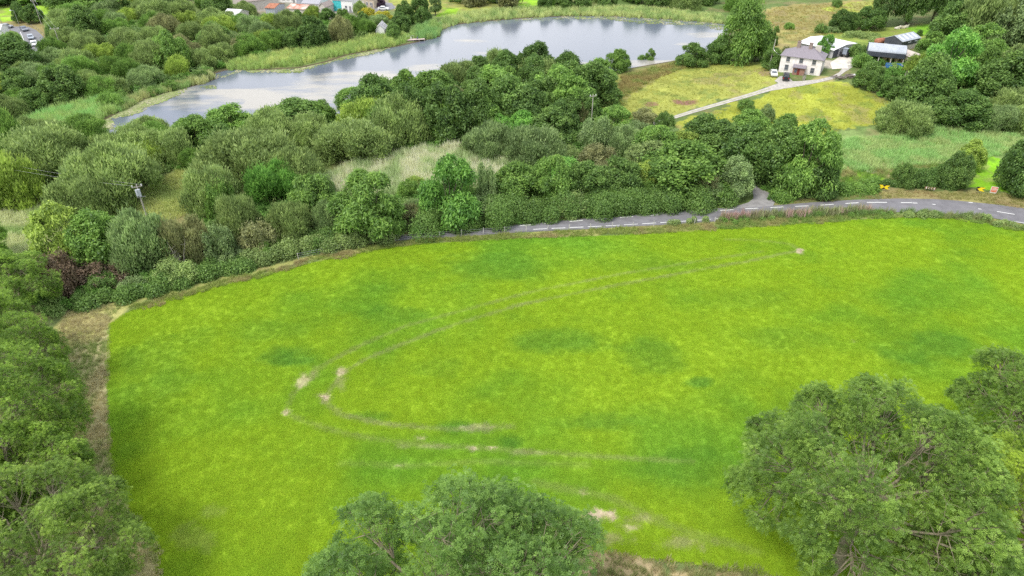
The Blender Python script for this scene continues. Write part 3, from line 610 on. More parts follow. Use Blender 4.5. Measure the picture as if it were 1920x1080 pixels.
LST = '''
road ash g 641 317 752 452
road ash e 796 283 895 425
road broad g 925 300 1012 388
road ash g 1000 288 1070 385
road broad d 1062 298 1135 380
road broad d 1120 292 1195 372
road ash y 1186 300 1236 358
road broad g 1216 262 1345 372
road ash o 1170 262 1250 330
road broad s 1345 290 1400 370
road ash e 1038 340 1085 385
road scrub b 745 385 800 432
road scrub s 890 310 935 400
road scrub b 1290 330 1350 385
drive broad k 1352 232 1436 338
drive broad d 1400 232 1480 350
drive ash g 1462 225 1550 365
drive broad k 1505 300 1556 368
drive broad d 1290 216 1375 285
drive broad g 1370 205 1432 262
drive scrub d 1380 188 1415 214
drive scrub s 1082 222 1150 290
drive ash g 1120 196 1180 250
drive willow s 1130 240 1215 300
drive ash g 1195 235 1262 300
drive scrub d 1228 212 1264 246
drive ash y 1255 245 1310 292
drive scrub s 1420 200 1450 232
drive broad g 1440 218 1500 275
drive scrub b 1180 205 1232 240
reeds willow o 594 232 741 317
reeds willow o 690 186 810 282
reeds willow s 870 237 962 308
reeds willow s 938 244 1062 324
reeds willow o 384 258 556 366
reeds willow o 500 282 616 372
reeds willow e 466 314 566 396
reeds willow o 355 322 458 414
reeds willow s 576 330 630 384
reeds scrub y 760 330 800 362
reeds scrub g 745 340 790 380
reeds ash e 1010 300 1100 345
wood broad k 722 168 815 262
wood broad k 790 170 890 268
wood broad d 850 160 945 258
wood broad d 905 150 1000 240
wood broad k 940 170 1040 250
wood ash g 770 140 860 215
wood ash y 745 152 820 192
wood willow o 820 122 905 180
wood willow o 905 98 958 150
wood ash g 880 130 975 195
wood willow o 960 112 1060 172
wood broad g 1000 130 1085 205
wood broad d 1060 125 1160 202
wood broad g 1030 150 1115 225
wood broad d 985 205 1085 272
wood broad e 948 212 1012 268
wood ash e 905 215 965 262
wood broad d 1070 180 1120 232
wood willow b 1062 195 1112 236
wood broad g 1090 115 1150 165
wood broad k 660 150 750 232
wood broad d 690 150 780 200
wood ash b 830 165 880 215
near willow y 640 186 772 262
near ash g 632 170 695 215
near broad d 500 192 612 250
near ash g 560 196 625 240
near willow o 530 222 625 288
near willow o 455 215 560 290
near ash g 390 206 482 268
near broad g 330 226 420 290
near broad k 400 245 470 315
near willow s 455 225 520 268
near willow y 250 268 330 320
near willow o 280 250 372 318
near willow o 205 246 290 300
near willow g 258 236 322 276
near willow o 590 262 640 310
near willow g 340 285 400 330
marsh willow y -22 308 76 396
marsh willow o 36 256 172 346
marsh willow o 146 286 294 400
marsh willow o 112 348 212 430
marsh willow g 120 226 200 272
marsh willow o 60 240 150 280
marsh willow o 30 228 90 268
marsh willow g -30 225 40 300
marsh willow o 170 262 232 305
marsh willow s 230 290 300 345
edge ash y 88 402 190 512
edge broad g 150 410 250 508
edge willow o 108 352 212 424
edge scrub g 395 345 450 420
edge willow s 226 408 330 520
edge willow b 318 420 400 510
edge willow o 415 375 500 470
edge scrub s 385 430 450 505
edge scrub b 455 420 530 490
edge scrub q 468 418 500 448
edge ash g 545 335 640 430
edge willow o 505 388 590 470
edge willow s 585 380 650 450
edge scrub y 520 385 575 430
edge scrub d 560 425 640 470
edge scrub r 88 486 160 560
edge scrub r 140 495 240 545
edge scrub e 430 395 480 440
edge scrub o 300 490 370 540
bank broad k 565 40 618 92
bank willow b 618 37 664 83
bank broad d 532 58 568 94
bank willow g 488 63 536 98
bank willow y 490 32 527 62
bank willow o 517 26 568 64
bank willow y 572 17 604 44
bank broad k 597 20 632 44
bank broad g 632 20 656 42
bank broad d 668 26 694 52
bank willow g 666 40 708 68
bank willow g 640 34 676 66
bank scrub q 672 17 705 34
bank scrub q 700 22 736 38
bank broad k 730 28 772 62
bank broad d 742 8 778 46
bank broad k 768 -2 808 44
bank poplar s 806 -18 828 30
bank broad d 726 46 752 76
bank willow s 690 30 728 46
bank broad p 702 -4 722 13
bank willow o 664 6 690 30
bank willow g 440 72 500 106
bank broad d 545 24 580 46
farm ash g 1342 12 1440 120
farm broad k 1322 78 1368 120
farm broad d 1268 86 1324 126
farm broad d 1426 96 1466 132
farm ash e 1532 72 1558 108
farm broad g 1392 60 1440 116
farm broad g 1134 97 1180 137
farm scrub g 1194 104 1213 121
farm ash g 1208 94 1228 120
farm broad d 1436 64 1456 86
farm broad k 1554 26 1592 60
farm broad d 1580 30 1604 58
farm scrub d 1528 48 1548 64
farm scrub s 1545 50 1575 62
farm scrub g 1470 44 1488 56
farm scrub d 1450 50 1460 62
farm scrub d 1558 0 1576 14
farm scrub b 1466 88 1480 100
barn broad d 1604 124 1648 168
barn broad k 1652 152 1700 188
barn broad d 1690 122 1770 208
barn broad k 1676 172 1746 212
barn willow y 1700 112 1768 152
barn scrub d 1590 88 1622 112
barn scrub r 1714 116 1766 142
barn scrub g 1600 104 1632 130
barn broad k 1756 182 1842 238
barn broad d 1720 190 1782 234
barn willow o 1646 202 1732 258
hill ash e 1729 76 1816 158
hill willow o 1786 12 1884 92
hill broad d 1744 24 1806 86
hill willow o 1840 -6 1930 44
hill broad k 1766 -12 1850 32
hill broad s 1856 12 1936 96
hill ash g 1800 62 1872 116
hill broad g 1720 70 1765 108
hill broad d 1832 120 1930 196
hill broad k 1870 140 1950 200
hill willow o 1858 178 1932 228
hill willow s 1836 208 1900 250
hill willow o 1884 208 1950 252
hill ash g 1812 92 1862 136
hill ash o 1880 98 1940 150
hill scrub b 1740 62 1768 78
hill scrub k 1718 58 1728 68
park chestnut k 1634 -34 1682 51
park chestnut k 1668 -40 1730 49
park chestnut k 1722 -40 1772 45
park broad k 1604 22 1652 56
park broad d 1762 -40 1800 10
sign scrub d 1672 312 1712 354
sign scrub k 1704 318 1752 354
sign scrub d 1744 314 1790 354
sign broad d 1764 298 1812 354
sign broad y 1788 272 1834 322
sign broad k 1866 276 1936 366
sign scrub k 1910 330 1980 380
town broad k 30 14 52 42
town broad k 50 18 80 44
town scrub k 86 36 100 48
town scrub d 92 56 118 84
town scrub d -8 68 40 92
town broad k -10 88 72 140
town willow o 100 44 140 78
town scrub r 128 34 152 52
town broad k 104 32 140 58
town willow g 120 14 168 42
town willow s 78 88 122 108
town broad g 154 -4 220 26
town broad d 90 -14 146 14
town broad k -20 -16 40 8
town broad g 40 -14 96 6
town scrub b 144 -8 156 14
'''
for ln in LST.strip().splitlines():
    reg, k, t_, a, b_, c, d = ln.split(); a, b_, c, d = map(float, (a, b_, c, d))
    if reg in ('road', 'drive') and k in ('ash', 'broad'): e_ = .13 * (c - a); a -= e_; c += e_; b_ += .12 * (d - b_); d += 4
    place_px(k, t_, float(a), float(b_), float(c), float(d), reg)
MIX = [('willow', 'o', 6), ('willow', 'y', 2), ('willow', 'g', 3), ('willow', 's', 2), ('broad', 'd', 1.2), ('ash', 'g', 1), ('willow', 'b', .6)]
fill([(-40, 250), (0, 235), (40, 215), (100, 200), (190, 186), (300, 160), (390, 138), (330, 128), (200, 150), (60, 168), (-60, 180)], 8.2, 5.0, 'th1', MIX, 1)
fill([(-60, 172), (60, 160), (200, 145), (330, 122), (400, 130), (400, 100), (300, 92), (150, 105), (70, 130), (0, 145), (-60, 150)], 8.4, 5.0, 'th2', MIX, 2)
fill([(70, 125), (150, 98), (300, 86), (400, 94), (420, 60), (300, 40), (190, 35), (130, 50), (122, 70), (130, 100), (100, 112)], 9.0, 5.2, 'th3', MIX, 3)
fill([(400, 118), (440, 112), (500, 95), (490, 60), (470, 40), (400, 40), (400, 95)], 8.6, 4.8, 'th4', MIX + [('scrub', 'b', 2), ('broad', 'k', 2)], 4)
fill([(220, 30), (300, 28), (400, 34), (470, 30), (420, 12), (330, 10), (270, 16)], 10, 5.4, 'th3', MIX + [('broad', 'd', 4)], 5)
fill([(1040, 14), (1180, 12), (1400, 22), (1420, 2), (1300, -14), (1040, -14)], 11, 5.5, 'far', [('willow', 'o', 3), ('broad', 'd', 3), ('broad', 'g', 3), ('willow', 'g', 3)], 6)
fill([(860, 12), (960, 14), (960, 2), (860, -6)], 9, 4.5, 'far', [('broad', 'd', 3), ('broad', 'b', 2)], 7)
fill([(0, -6), (160, -4), (330, -2), (330, -26), (0, -30)], 12, 6, 'top', [('broad', 'd', 3), ('broad', 'g', 3)], 8)
fill([(1100, -40), (1600, -40), (1900, -60), (1900, -80), (1100, -70)], 22, 8, 'far', [('broad', 'd', 3)], 9)
place_px('broad', 'k', 1008, -10, 1038, 17, 'far'); place_px('broad', 'd', 1042, -8, 1080, 17, 'far'); place_px('broad', 'd', 1076, -6, 1112, 16, 'far')
fill([(190, 188), (300, 162), (385, 140), (392, 148), (340, 162), (270, 182), (215, 207)], 5.5, 2.6, 'th1', [('willow', 'o', 2), ('scrub', 'g', 2), ('scrub', 'd', 1)], 30, 1.0)
SC = [('scrub', 'g', 3), ('scrub', 'o', 3), ('scrub', 's', 1.5), ('scrub', 'd', 2), ('scrub', 'b', .7)]
fill([(200, 560), (120, 520), (250, 500), (330, 460), (440, 440), (560, 420), (640, 425), (740, 425), (740, 442), (640, 460), (470, 488), (330, 525)], 4.2, 2.6, 'edge', SC, 20, .95)
fill([(745, 432), (900, 420), (1100, 398), (1330, 380), (1340, 350), (1100, 365), (900, 385), (760, 400)], 4.6, 2.9, 'road', SC, 21, 1.2)
fill([(1010, 345), (1200, 330), (1350, 300), (1260, 250), (1120, 250), (1060, 300)], 6.5, 3.4, 'drive', SC, 22, .9)
fill([(200, 300), (340, 296), (420, 262), (560, 262), (640, 232), (560, 230), (400, 250), (250, 256)], 7.5, 4.2, 'near', [('willow', 'o', 3), ('willow', 'g', 2), ('broad', 'g', 1)], 24, 1.0)
fill([(700, 262), (820, 262), (960, 262), (1100, 250), (1110, 150), (900, 150), (740, 180)], 8, 4.4, 'wood', [('broad', 'd', 3), ('broad', 'g', 3), ('broad', 'k', 2)], 25, 1.25)
fill([(1780, 160), (1780, 215), (1900, 240), (1930, 150), (1850, 90), (1800, 110)], 11, 3.6, 'hill', [('scrub', 'd', 2), ('scrub', 'o', 3), ('scrub', 'g', 2)], 26, 1.0)
fill([(60, 215), (110, 195), (175, 183), (230, 190), (150, 160), (20, 185)], 7.5, 4.6, 'th1', [('broad', 'd', 2), ('willow', 'g', 3)], 12)
def ordinal(n):
    W = 'first second third fourth fifth sixth seventh eighth ninth tenth eleventh twelfth thirteenth fourteenth fifteenth sixteenth seventeenth eighteenth nineteenth twentieth'.split()
    if n <= 20: return W[n - 1]
    return {2: 'twenty', 3: 'thirty', 4: 'forty', 5: 'fifty'}.get(n // 10, 'sixty') + '-' + W[n % 10 - 1] if n % 10 else str(n) + 'th'
byreg = {}
for T in TREES: byreg.setdefault((T['reg'], T['tone'], T['kind']), []).append(T)
for (rg, tn, kd), L in byreg.items():
    L.sort(key=lambda T: T['u'])
    for i, T in enumerate(L):
        pos = 'the only one' if len(L) == 1 else ('leftmost' if i == 0 else 'rightmost' if i == len(L) - 1 else ordinal(i + 1) + ' from the left')
        s_ = TONES[tn][0] + ' ' + KW[kd][0]
        T['label'] = T['label'] or ((s_ + ' ' + REG[rg][0]) if len(L) == 1 else pos.split(' from')[0] + ' ' + s_ + (' from the left' if 'from' in pos else '') + ' ' + REG[rg][0])
def put_tree(T, i):
    ps = PROTO[T['kind']]; nm, cm, tm, R0, H0 = ps[i % len(ps)]
    e = empty(nm, (T['x'], T['y'], T['z'] - 0.05), (i * 2.4) % 6.28)
    tag(e, T['label'], KW[T['kind']][1], REG[T['reg']][1])
    sx = T['R'] / R0; sz = T['H'] / H0; c = np.array(TONES[T['tone']][1]) * random.uniform(0.85, 1.15)
    for n_, mm in (('crown', cm), ('trunk', tm)):
        o = link(n_, mm, e); o.scale = (sx, sx * random.uniform(.92, 1.08), sz); o.color = (*c, 1)
for i, T in enumerate(TREES): put_tree(T, i)

# ------------------------------------------------------------------ big foreground ashes
def big_tree(name, seed, Rr, Hh, base, nl, rl, ncl, tone_mt, bark):
    r = np.random.default_rng(seed); C, cz = lobes(r, Rr, Hh, base, nl, rl); m = MB(); rr_ = random.Random(seed)
    fork = Vector((0, 0, Hh * 0.22)); r0 = 0.42
    m.tube([(0, 0, -0.4), (0.1, 0, Hh * .08), (0.0, 0.1, Hh * .16), fork], [r0 * 1.4, r0 * 1.05, r0, r0 * .9], 10)
    clumps = []
    for (c, q, d) in C:
        e = Vector(c); st = fork.lerp(Vector((0, 0, cz)), rr_.uniform(0, .8)); md = st.lerp(e, .5) + Vector((rr_.uniform(-.7, .7), rr_.uniform(-.7, .7), rr_.uniform(-.3, 1)))
        m.tube([st, st.lerp(md, .5) + Vector((rr_.uniform(-.3, .3), rr_.uniform(-.3, .3), 0)), md, md.lerp(e, .55) + Vector((rr_.uniform(-.4, .4), rr_.uniform(-.4, .4), rr_.uniform(-.3, .3))), e], [.2, .16, .12, .085, .06], 6, cap=False)
        ns = 20
        for k in range(ns):
            w_ = unit(r.normal(size=3) + 0.8 * d + np.array([0, 0, .3])); rs = q * r.uniform(.24, .42); sc_ = c + w_ * (q - rs * .5); tn = r.uniform(.2, .8)
            s0 = e.lerp(md, rr_.uniform(0, .5)); sv = Vector(sc_)
            m.tube([s0, s0.lerp(sv, .5) + Vector((rr_.uniform(-.25, .25), rr_.uniform(-.25, .25), rr_.uniform(-.1, .35))), sv], [.055, .035, .02], 4, cap=False)
            for j in range(max(3, int(ncl / (len(C) * ns)))):
                dd = unit(r.normal(size=3) + .7 * w_ + np.array([0, 0, .25])); p = sc_ + dd * rs * (1 - .4 * r.random() ** 2 + .45 * r.random() ** 5); clumps.append((p, dd, tn, rs))
                if rr_.random() < .35: m.tube([sv, sv.lerp(Vector(p), .6) + Vector((0, 0, .05)), Vector(p)], [.018, .012, .006], 3, cap=False)
    P = np.array([c[0] for c in clumps]); D = np.array([c[1] for c in clumps]); TN = np.array([c[2] for c in clumps]); n = len(P)
    nlv = 6; rep = np.repeat(np.arange(n), nlv); ld_ = unit(D[rep] * .5 + r.normal(size=(n * nlv, 3)) * .8 + np.array([0, 0, -.12]))
    base_ = P[rep] + r.normal(size=(n * nlv, 3)) * .16; tn = np.clip(TN[rep] + np.repeat(r.normal(size=n) * .1, nlv) + r.normal(size=n * nlv) * .1, 0, 1)
    sd_ = unit(np.cross(ld_, np.array([0, 0, 1.0]) + r.normal(size=(n * nlv, 3)) * .3)); VV = []; TT = []
    LEN = .27
    for k, (t_, s_) in enumerate([(0.25, 1), (0.25, -1), (.55, 1), (.55, -1), (.85, 1), (.85, -1), (1.1, 0)]):
        drop = np.array([0, 0, -.10]) * t_ * t_
        pos = base_ + ld_ * (LEN * t_) + sd_ * (.075 * s_) + drop; ax = ld_ * .55 + sd_ * s_ * .9; nr = unit(np.cross(ld_, sd_) + r.normal(size=pos.shape) * .25)
        V, _ = leafquads(pos, ax, nr, np.full(len(pos), .155) * r.uniform(.8, 1.2, len(pos)), np.full(len(pos), .060)); VV.append(V); TT.append(np.repeat(tn, 4))
    V = np.concatenate(VV); T = np.concatenate(TT)
    return mesh_np(name + '_crown', V, np.arange(len(V)).reshape(-1, 4), tone_mt, {'tint': ('FLOAT', T)}), m.mesh(name + '_trunk', bark, True)
ASHB = mat('ash_bark', (0.27, 0.235, 0.16), .95, scale=3, var=.35, bump=.4)
BIG = [big_tree('ash_tree', 61, 10.5, 18, 3.5, 26, .27, 7600, LEAF, ASHB), big_tree('ash_tree', 62, 10.5, 18, 3.0, 24, .28, 7600, LEAF, ASHB), big_tree('ash_tree', 63, 7.5, 15, 2.0, 20, .30, 5000, LEAF, ASHB)]
def put_big(i, u, v, zc, Rr, Hh, rz, col, label, R0, H0, sq=1.0):
    x, y = onz(u, v, zc); z = float(H(x, y)); e = empty('ash_tree', (x, y, z), rz); tag(e, label, 'tree', 'large ash trees in the foreground')
    for n_, mm in zip(('crown', 'trunk'), BIG[i]):
        o = link(n_, mm, e); o.scale = (Rr / R0, Rr / R0 * sq, Hh / H0); o.color = (col[0] * 1.10, col[1] * 1.06, col[2] * .8, 1)
CG = (0.155, 0.300, 0.072); CL = (0.170, 0.330, 0.062)
put_big(0, 1620, 935, 11, 11.2, 19, 0.4, CG, 'huge open crowned ash with pale branches in the lower right of the field', 10.5, 18)
put_big(1, 850, 1195, 12, 12.5, 20, 2.2, (0.140, 0.290, 0.078), 'broad bluish green ash crown cut off by the bottom edge, between the two side masses', 10.5, 18)
put_big(2, -20, 640, 6, 6.2, 11, 1.0, CL, 'small ash with bare twigs at the top of the left foreground group', 7.5, 15)
put_big(1, -10, 800, 9, 8.6, 15, 4.0, CL, 'middle ash of the left foreground group overhanging the dry grass strip', 10.5, 18)
put_big(0, 75, 1045, 8, 8.3, 13.5, 5.2, (0.175, 0.320, 0.070), 'lowest ash of the left foreground group, its crown spreading onto the field', 10.5, 18)
put_big(2, 30, 545, 5, 5.8, 9.5, 3.0, (0.175, 0.34, 0.07), 'light green ash at the far left end of the bramble hedge', 7.5, 15)
put_big(2, 1800, 1120, 8, 6.5, 12, 1.7, CG, 'lower ash crown filling the gap between the huge ash and the corner tree', 7.5, 15)
put_big(2, 1925, 775, 8, 7.4, 14, 0.2, CG, 'dark ash cut off by the right edge, upper of the pair there', 7.5, 15)
put_big(1, 1950, 985, 9, 7.8, 14, 3.3, (0.25, 0.42, 0.06), 'yellow tipped ash cut off by the lower right corner', 10.5, 18)
put_big(0, 20, 930, 7, 7.0, 12, 2.0, CL, 'ash crown between the middle and lowest trees of the left foreground group', 10.5, 18)
put_big(1, 30, 690, 6, 6.0, 11, 3.6, CL, 'ash crown over the top end of the dry grass strip', 10.5, 18)
put_big(2, -40, 470, 4, 5.0, 9, 5.0, (0.165, 0.36, 0.07), 'bright green ash half out of the picture at the left edge', 7.5, 15)

# ------------------------------------------------------------------ hedges
def hedge(name, P, hgt, wid, nleaf, LL, WW, label, cat, tone, group=None, var=.35, seed=1, style='broad', step=6):
    W = GW(dens(P, step)); r = np.random.default_rng(seed); W = np.array(W); seg = np.hypot(*np.diff(W, axis=0).T); cum = np.r_[0, np.cumsum(seg)]
    nb = int(cum[-1] / 0.8) + 2; s_ = r.uniform(0, cum[-1], nb); bx = np.interp(s_, cum, W[:, 0]) + r.normal(size=nb) * wid * .22; by = np.interp(s_, cum, W[:, 1]) + r.normal(size=nb) * wid * .22
    hh = hgt * (1 - var + 2 * var * vn(s_, s_ * 0, 3.5, seed)) ; br = wid * .33 * r.uniform(.7, 1.3, nb); hz = H(bx, by)
    k = r.integers(0, nb, nleaf); d = unit(r.normal(size=(nleaf, 3)) + np.array([0, -0.1, .4])); f = 1 - .3 * r.random(nleaf) ** 2 + .2 * r.random(nleaf) ** 5
    lift = r.random(nleaf) ** .6
    P3 = np.stack([bx[k], by[k], hz[k] + lift * np.maximum(hh[k] - br[k], 0.1)], 1) + d * (br[k] * f)[:, None] * np.array([1, 1, .9])
    g = H(P3[:, 0], P3[:, 1]); P3[:, 2] = np.maximum(P3[:, 2], g + .04)
    tn = np.clip(.5 + .35 * (fbm(P3[:, 0] + P3[:, 2], P3[:, 1], 1.3, seed) - .5) * 2 + r.normal(size=nleaf) * .15, 0, 1)
    nr = unit(d * .8 + np.array([0, 0, .4]) + r.normal(size=(nleaf, 3)) * .5); ax = r.normal(size=(nleaf, 3)) if style == 'broad' else np.array([0, 0, 1.0]) + r.normal(size=(nleaf, 3)) * .3
    V, F = leafquads(P3, ax, nr, LL * r.uniform(.7, 1.3, nleaf), WW * r.uniform(.7, 1.3, nleaf))
    c0 = V.mean(0); c0[2] = 0; o = link(name, mesh_np(name, V - c0, F, LEAF, {'tint': ('FLOAT', np.repeat(tn, 4))})); o.location = c0; o.color = (*TONES[tone][1], 1)
    return tag(o, label, cat, group)
HG = 'hedges along the road and field'
hedge('hedge', [(752, 436), (860, 424), (972, 411), (1100, 400), (1208, 391), (1300, 384), (1345, 381)], 4.4, 6.5, 120000, .30, .19, 'tall dark ivy covered hedge along the upper side of the road', 'hedge', 'd', HG, .5, 3)
hedge('bramble_hedge', [(112, 580), (200, 562), (300, 540), (400, 512), (470, 495)], 2.2, 4.4, 42000, .30, .21, 'dense dark bramble hedge at the left corner of the field', 'hedge', 'd', HG, .35, 4)
hedge('bramble_hedge', [(470, 493), (560, 475), (640, 461), (720, 447), (750, 442)], 2.6, 4.2, 34000, .28, .18, 'ragged bramble hedge where the field edge meets the road', 'hedge', 'o', HG, .4, 5)
hedge('hedge', [(1455, 372), (1500, 366), (1560, 360), (1640, 352)], 2.2, 4.6, 26000, .30, .18, 'low lush hedge right of the road junction', 'hedge', 'g', HG, .35, 6)
hedge('hedge', [(1645, 351), (1700, 350), (1760, 351), (1805, 352)], 1.8, 2.6, 16000, .28, .18, 'low dark hedge straight behind the chevron signs', 'hedge', 'k', HG, .4, 7)
hedge('hedge', [(1378, 350), (1358, 366), (1345, 382)], 3.6, 3.6, 12000, .30, .19, 'dark ivy hedge on the left of the side lane', 'hedge', 'k', HG, .3, 8)
hedge('bramble_hedge', [(1355, 418), (1420, 412), (1500, 405), (1580, 402), (1660, 402)], 0.9, 1.9, 15000, .22, .14, 'low dark weedy bank between field and road under the pink flowers', 'hedge', 'g', HG, .4, 9)
hedge('bramble_hedge', [(1660, 403), (1740, 406), (1800, 408), (1860, 417), (1925, 428), (1990, 444)], 1.0, 2.2, 17000, .22, .14, 'low bramble bank below the road bend at the right', 'hedge', 'o', HG, .5, 10)
hedge('bramble_patch', [(1255, 421), (1290, 418), (1325, 415)], 1.1, 1.6, 5000, .22, .14, 'small bramble patch against the wire fence beside the road', 'bush', 'o', None, .4, 11)
hedge('farm_hedge', [(1590, 70), (1625, 68), (1655, 82)], 1.5, 5, 9000, .4, .25, 'scrubby bank between white barn and hay barn', 'hedge', 'o', None, .5, 12)
# ------------------------------------------------------------------ grasses, reeds, flowers (instanced stuff)
def tuft_mesh(name, nb, hgt, wid, spread, mt, seed=0, lean=.35, taper=True, hv=.35):
    r = np.random.default_rng(seed); a = r.random(nb) * 6.28; rad = spread * np.sqrt(r.random(nb)); p = np.stack([rad * np.cos(a), rad * np.sin(a), np.zeros(nb)], 1)
    h_ = hgt * r.uniform(1 - hv, 1 + hv, nb); ln = r.normal(size=(nb, 2)) * lean; tip = p + np.stack([ln[:, 0] * h_, ln[:, 1] * h_, h_], 1); b = r.random(nb) * 3.14
    s_ = np.stack([np.cos(b), np.sin(b), np.zeros(nb)], 1) * wid / 2; mid = p * .5 + tip * .5 + np.array([0, 0, .1]) * h_[:, None]
    V = np.stack([p - s_, p + s_, mid + s_ * .8, tip, mid - s_ * .8], 1).reshape(-1, 3); i = np.arange(nb)[:, None] * 5
    me = bpy.data.meshes.new(name); F = np.concatenate([i + np.array([0, 1, 2, 4]), np.concatenate([i + 4, i + 2, i + 3, i + 3], 1)], 0)
    quads = [tuple(f) for f in (i + np.array([0, 1, 2, 4]))]; tris = [tuple(f) for f in (i + np.array([4, 2, 3]))]
    me.from_pydata(V.tolist(), [], [tuple(int(q) for q in f) for f in quads + tris]); me.update(); me.materials.append(mt)
    at_ = me.attributes.new('tint', 'FLOAT', 'POINT'); at_.data.foreach_set('value', np.repeat(np.clip(r.normal(.5, .18, nb), 0, 1), 5).astype(np.float32))
    return me
def grass_mat(name, trans=.35):
    """colour comes from each tuft's own 'icol'"""
    m = bpy.data.materials.new(name); m.use_nodes = True; t = m.node_tree; t.nodes.clear()
    o = N(t, 'ShaderNodeOutputMaterial'); ic = N(t, 'ShaderNodeAttribute', attribute_name='icol', attribute_type='INSTANCER'); at = N(t, 'ShaderNodeAttribute', attribute_name='tint')
    mr = N(t, 'ShaderNodeMapRange'); mr.inputs[3].default_value = .72; mr.inputs[4].default_value = 1.28; vm = N(t, 'ShaderNodeVectorMath', operation='SCALE')
    t.links.new(at.outputs['Fac'], mr.inputs[0]); t.links.new(ic.outputs['Color'], vm.inputs[0]); t.links.new(mr.outputs[0], vm.inputs['Scale'])
    d = N(t, 'ShaderNodeBsdfDiffuse'); tr = N(t, 'ShaderNodeBsdfTranslucent'); m1 = N(t, 'ShaderNodeMixShader'); m1.inputs[0].default_value = trans
    for q in (d, tr): t.links.new(vm.outputs[0], q.inputs[0])
    t.links.new(d.outputs[0], m1.inputs[1]); t.links.new(tr.outputs[0], m1.inputs[2]); t.links.new(m1.outputs[0], o.inputs[0])
    return m
GRASS = grass_mat('grass_blades')
def scatter(name, x, y, z, scl, col, tuft, kind='stuff'):
    """tufts instanced on a point sheet by geometry nodes"""
    n = len(x)
    if n == 0: return
    me = bpy.data.meshes.new(name + '_points'); me.vertices.add(n); me.vertices.foreach_set('co', np.stack([x, y, z], 1).astype(np.float32).ravel())
    a = me.attributes.new('scl', 'FLOAT', 'POINT'); a.data.foreach_set('value', scl.astype(np.float32))
    a = me.attributes.new('rotz', 'FLOAT', 'POINT'); a.data.foreach_set('value', (rng.random(n) * 6.28).astype(np.float32))
    a = me.attributes.new('icol', 'FLOAT_COLOR', 'POINT'); a.data.foreach_set('color', rgba(col).astype(np.float32).ravel())
    o = link(name, me)
    src = bpy.data.objects.new(name + '_tuft', tuft)
    g = bpy.data.node_groups.new(name + '_nodes', 'GeometryNodeTree'); g.interface.new_socket('Geometry', in_out='INPUT', socket_type='NodeSocketGeometry'); g.interface.new_socket('Geometry', in_out='OUTPUT', socket_type='NodeSocketGeometry')
    i_ = g.nodes.new('NodeGroupInput'); q = g.nodes.new('NodeGroupOutput'); ip = g.nodes.new('GeometryNodeInstanceOnPoints'); oi = g.nodes.new('GeometryNodeObjectInfo'); oi.inputs[0].default_value = src
    s1 = g.nodes.new('GeometryNodeInputNamedAttribute'); s1.inputs[0].default_value = 'scl'; r1 = g.nodes.new('GeometryNodeInputNamedAttribute'); r1.inputs[0].default_value = 'rotz'
    cx = g.nodes.new('ShaderNodeCombineXYZ'); er = g.nodes.new('FunctionNodeEulerToRotation'); oi.inputs['As Instance'].default_value = True
    g.links.new(i_.outputs[0], ip.inputs['Points']); g.links.new(oi.outputs['Geometry'], ip.inputs['Instance']); g.links.new(r1.outputs[0], cx.inputs['Z']); g.links.new(cx.outputs[0], er.inputs[0])
    g.links.new(er.outputs[0], ip.inputs['Rotation']); g.links.new(s1.outputs[0], ip.inputs['Scale']); g.links.new(ip.outputs[0], q.inputs[0])
    md = o.modifiers.new('scatter', 'NODES'); md.node_group = g
    return tag(o, kind=kind)
def pts_in(P, per_m2, seed=0, cap=90000):
    W = GW(dens(P + [P[0]], 40)[:-1]); r = np.random.default_rng(seed); W = np.array(W); lo = W.min(0); hi = W.max(0)
    n = int(min(3000000, (hi - lo).prod() * per_m2)); x = r.uniform(lo[0], hi[0], n); y = r.uniform(lo[1], hi[1], n)
    wx = x + 2.0 * (fbm(x, y, 4, seed) - .5); wy = y + 3.0 * (fbm(x, y, 4, seed + 5) - .5); k = inpoly(wx, wy, W); x, y = x[k][:cap], y[k][:cap]
    return x, y, H(x, y)
def reeds(name, P, per, base, alt, size, tuft, seed, thin=0.0, inwater=False):
    x, y, z = pts_in(P, per, seed)
    n = fbm(x, y, 6, seed + 3); k = (n > thin) & ((z > -.25) if inwater else (z > .1)); x, y, z, n = x[k], y[k], np.maximum(z[k], -.1), n[k]
    f = ss((fbm(x, y, 3.5, seed + 8) - .4) / .25)[:, None]; c = np.array(base) * (1 - f) + np.array(alt) * f; c = np.minimum(c * rng.uniform(1.15, 1.7, (len(x), 1)), .8)
    return scatter(name, x, y, z, size * rng.uniform(.7, 1.3, len(x)), c, tuft)
REED = tuft_mesh('reed_tuft', 26, 1.7, .075, .5, GRASS, 1, .16); TALL = tuft_mesh('tall_tuft', 22, .75, .05, .35, GRASS, 2, .4); SHORT = tuft_mesh('short_tuft', 40, .09, .024, .40, GRASS, 3, 1.2)
SPIKE = tuft_mesh('flower_spike', 12, 1.3, .09, .4, GRASS, 4, .14)
reeds('reed_bed', [(606, 345), (650, 318), (740, 298), (800, 283), (860, 278), (905, 285), (960, 310), (990, 335), (900, 348), (800, 362), (700, 378), (640, 372)], 3.2, (.56, .58, .38), (.36, .44, .22), .95, REED, 11)
reeds('reed_fringe', [(428, 136), (425, 122), (480, 108), (560, 96), (640, 84), (700, 70), (760, 66), (772, 76), (740, 88), (690, 95), (600, 112), (560, 124), (480, 130)], 2.4, (.42, .48, .17), (.30, .40, .13), .8, REED, 12, inwater=True)
reeds('reed_fringe', [(765, 72), (775, 55), (815, 42), (830, 52), (822, 70), (795, 77)], 2.6, (.22, .36, .13), (.28, .38, .13), .9, REED, 13, inwater=True)
reeds('reed_fringe', [(820, 58), (830, 34), (900, 22), (1000, 16), (1100, 14), (1240, 18), (1340, 30), (1385, 40), (1360, 46), (1250, 38), (1150, 31), (1040, 31), (940, 37), (860, 46)], 1.8, (.42, .47, .20), (.28, .37, .14), .75, REED, 14, inwater=True)
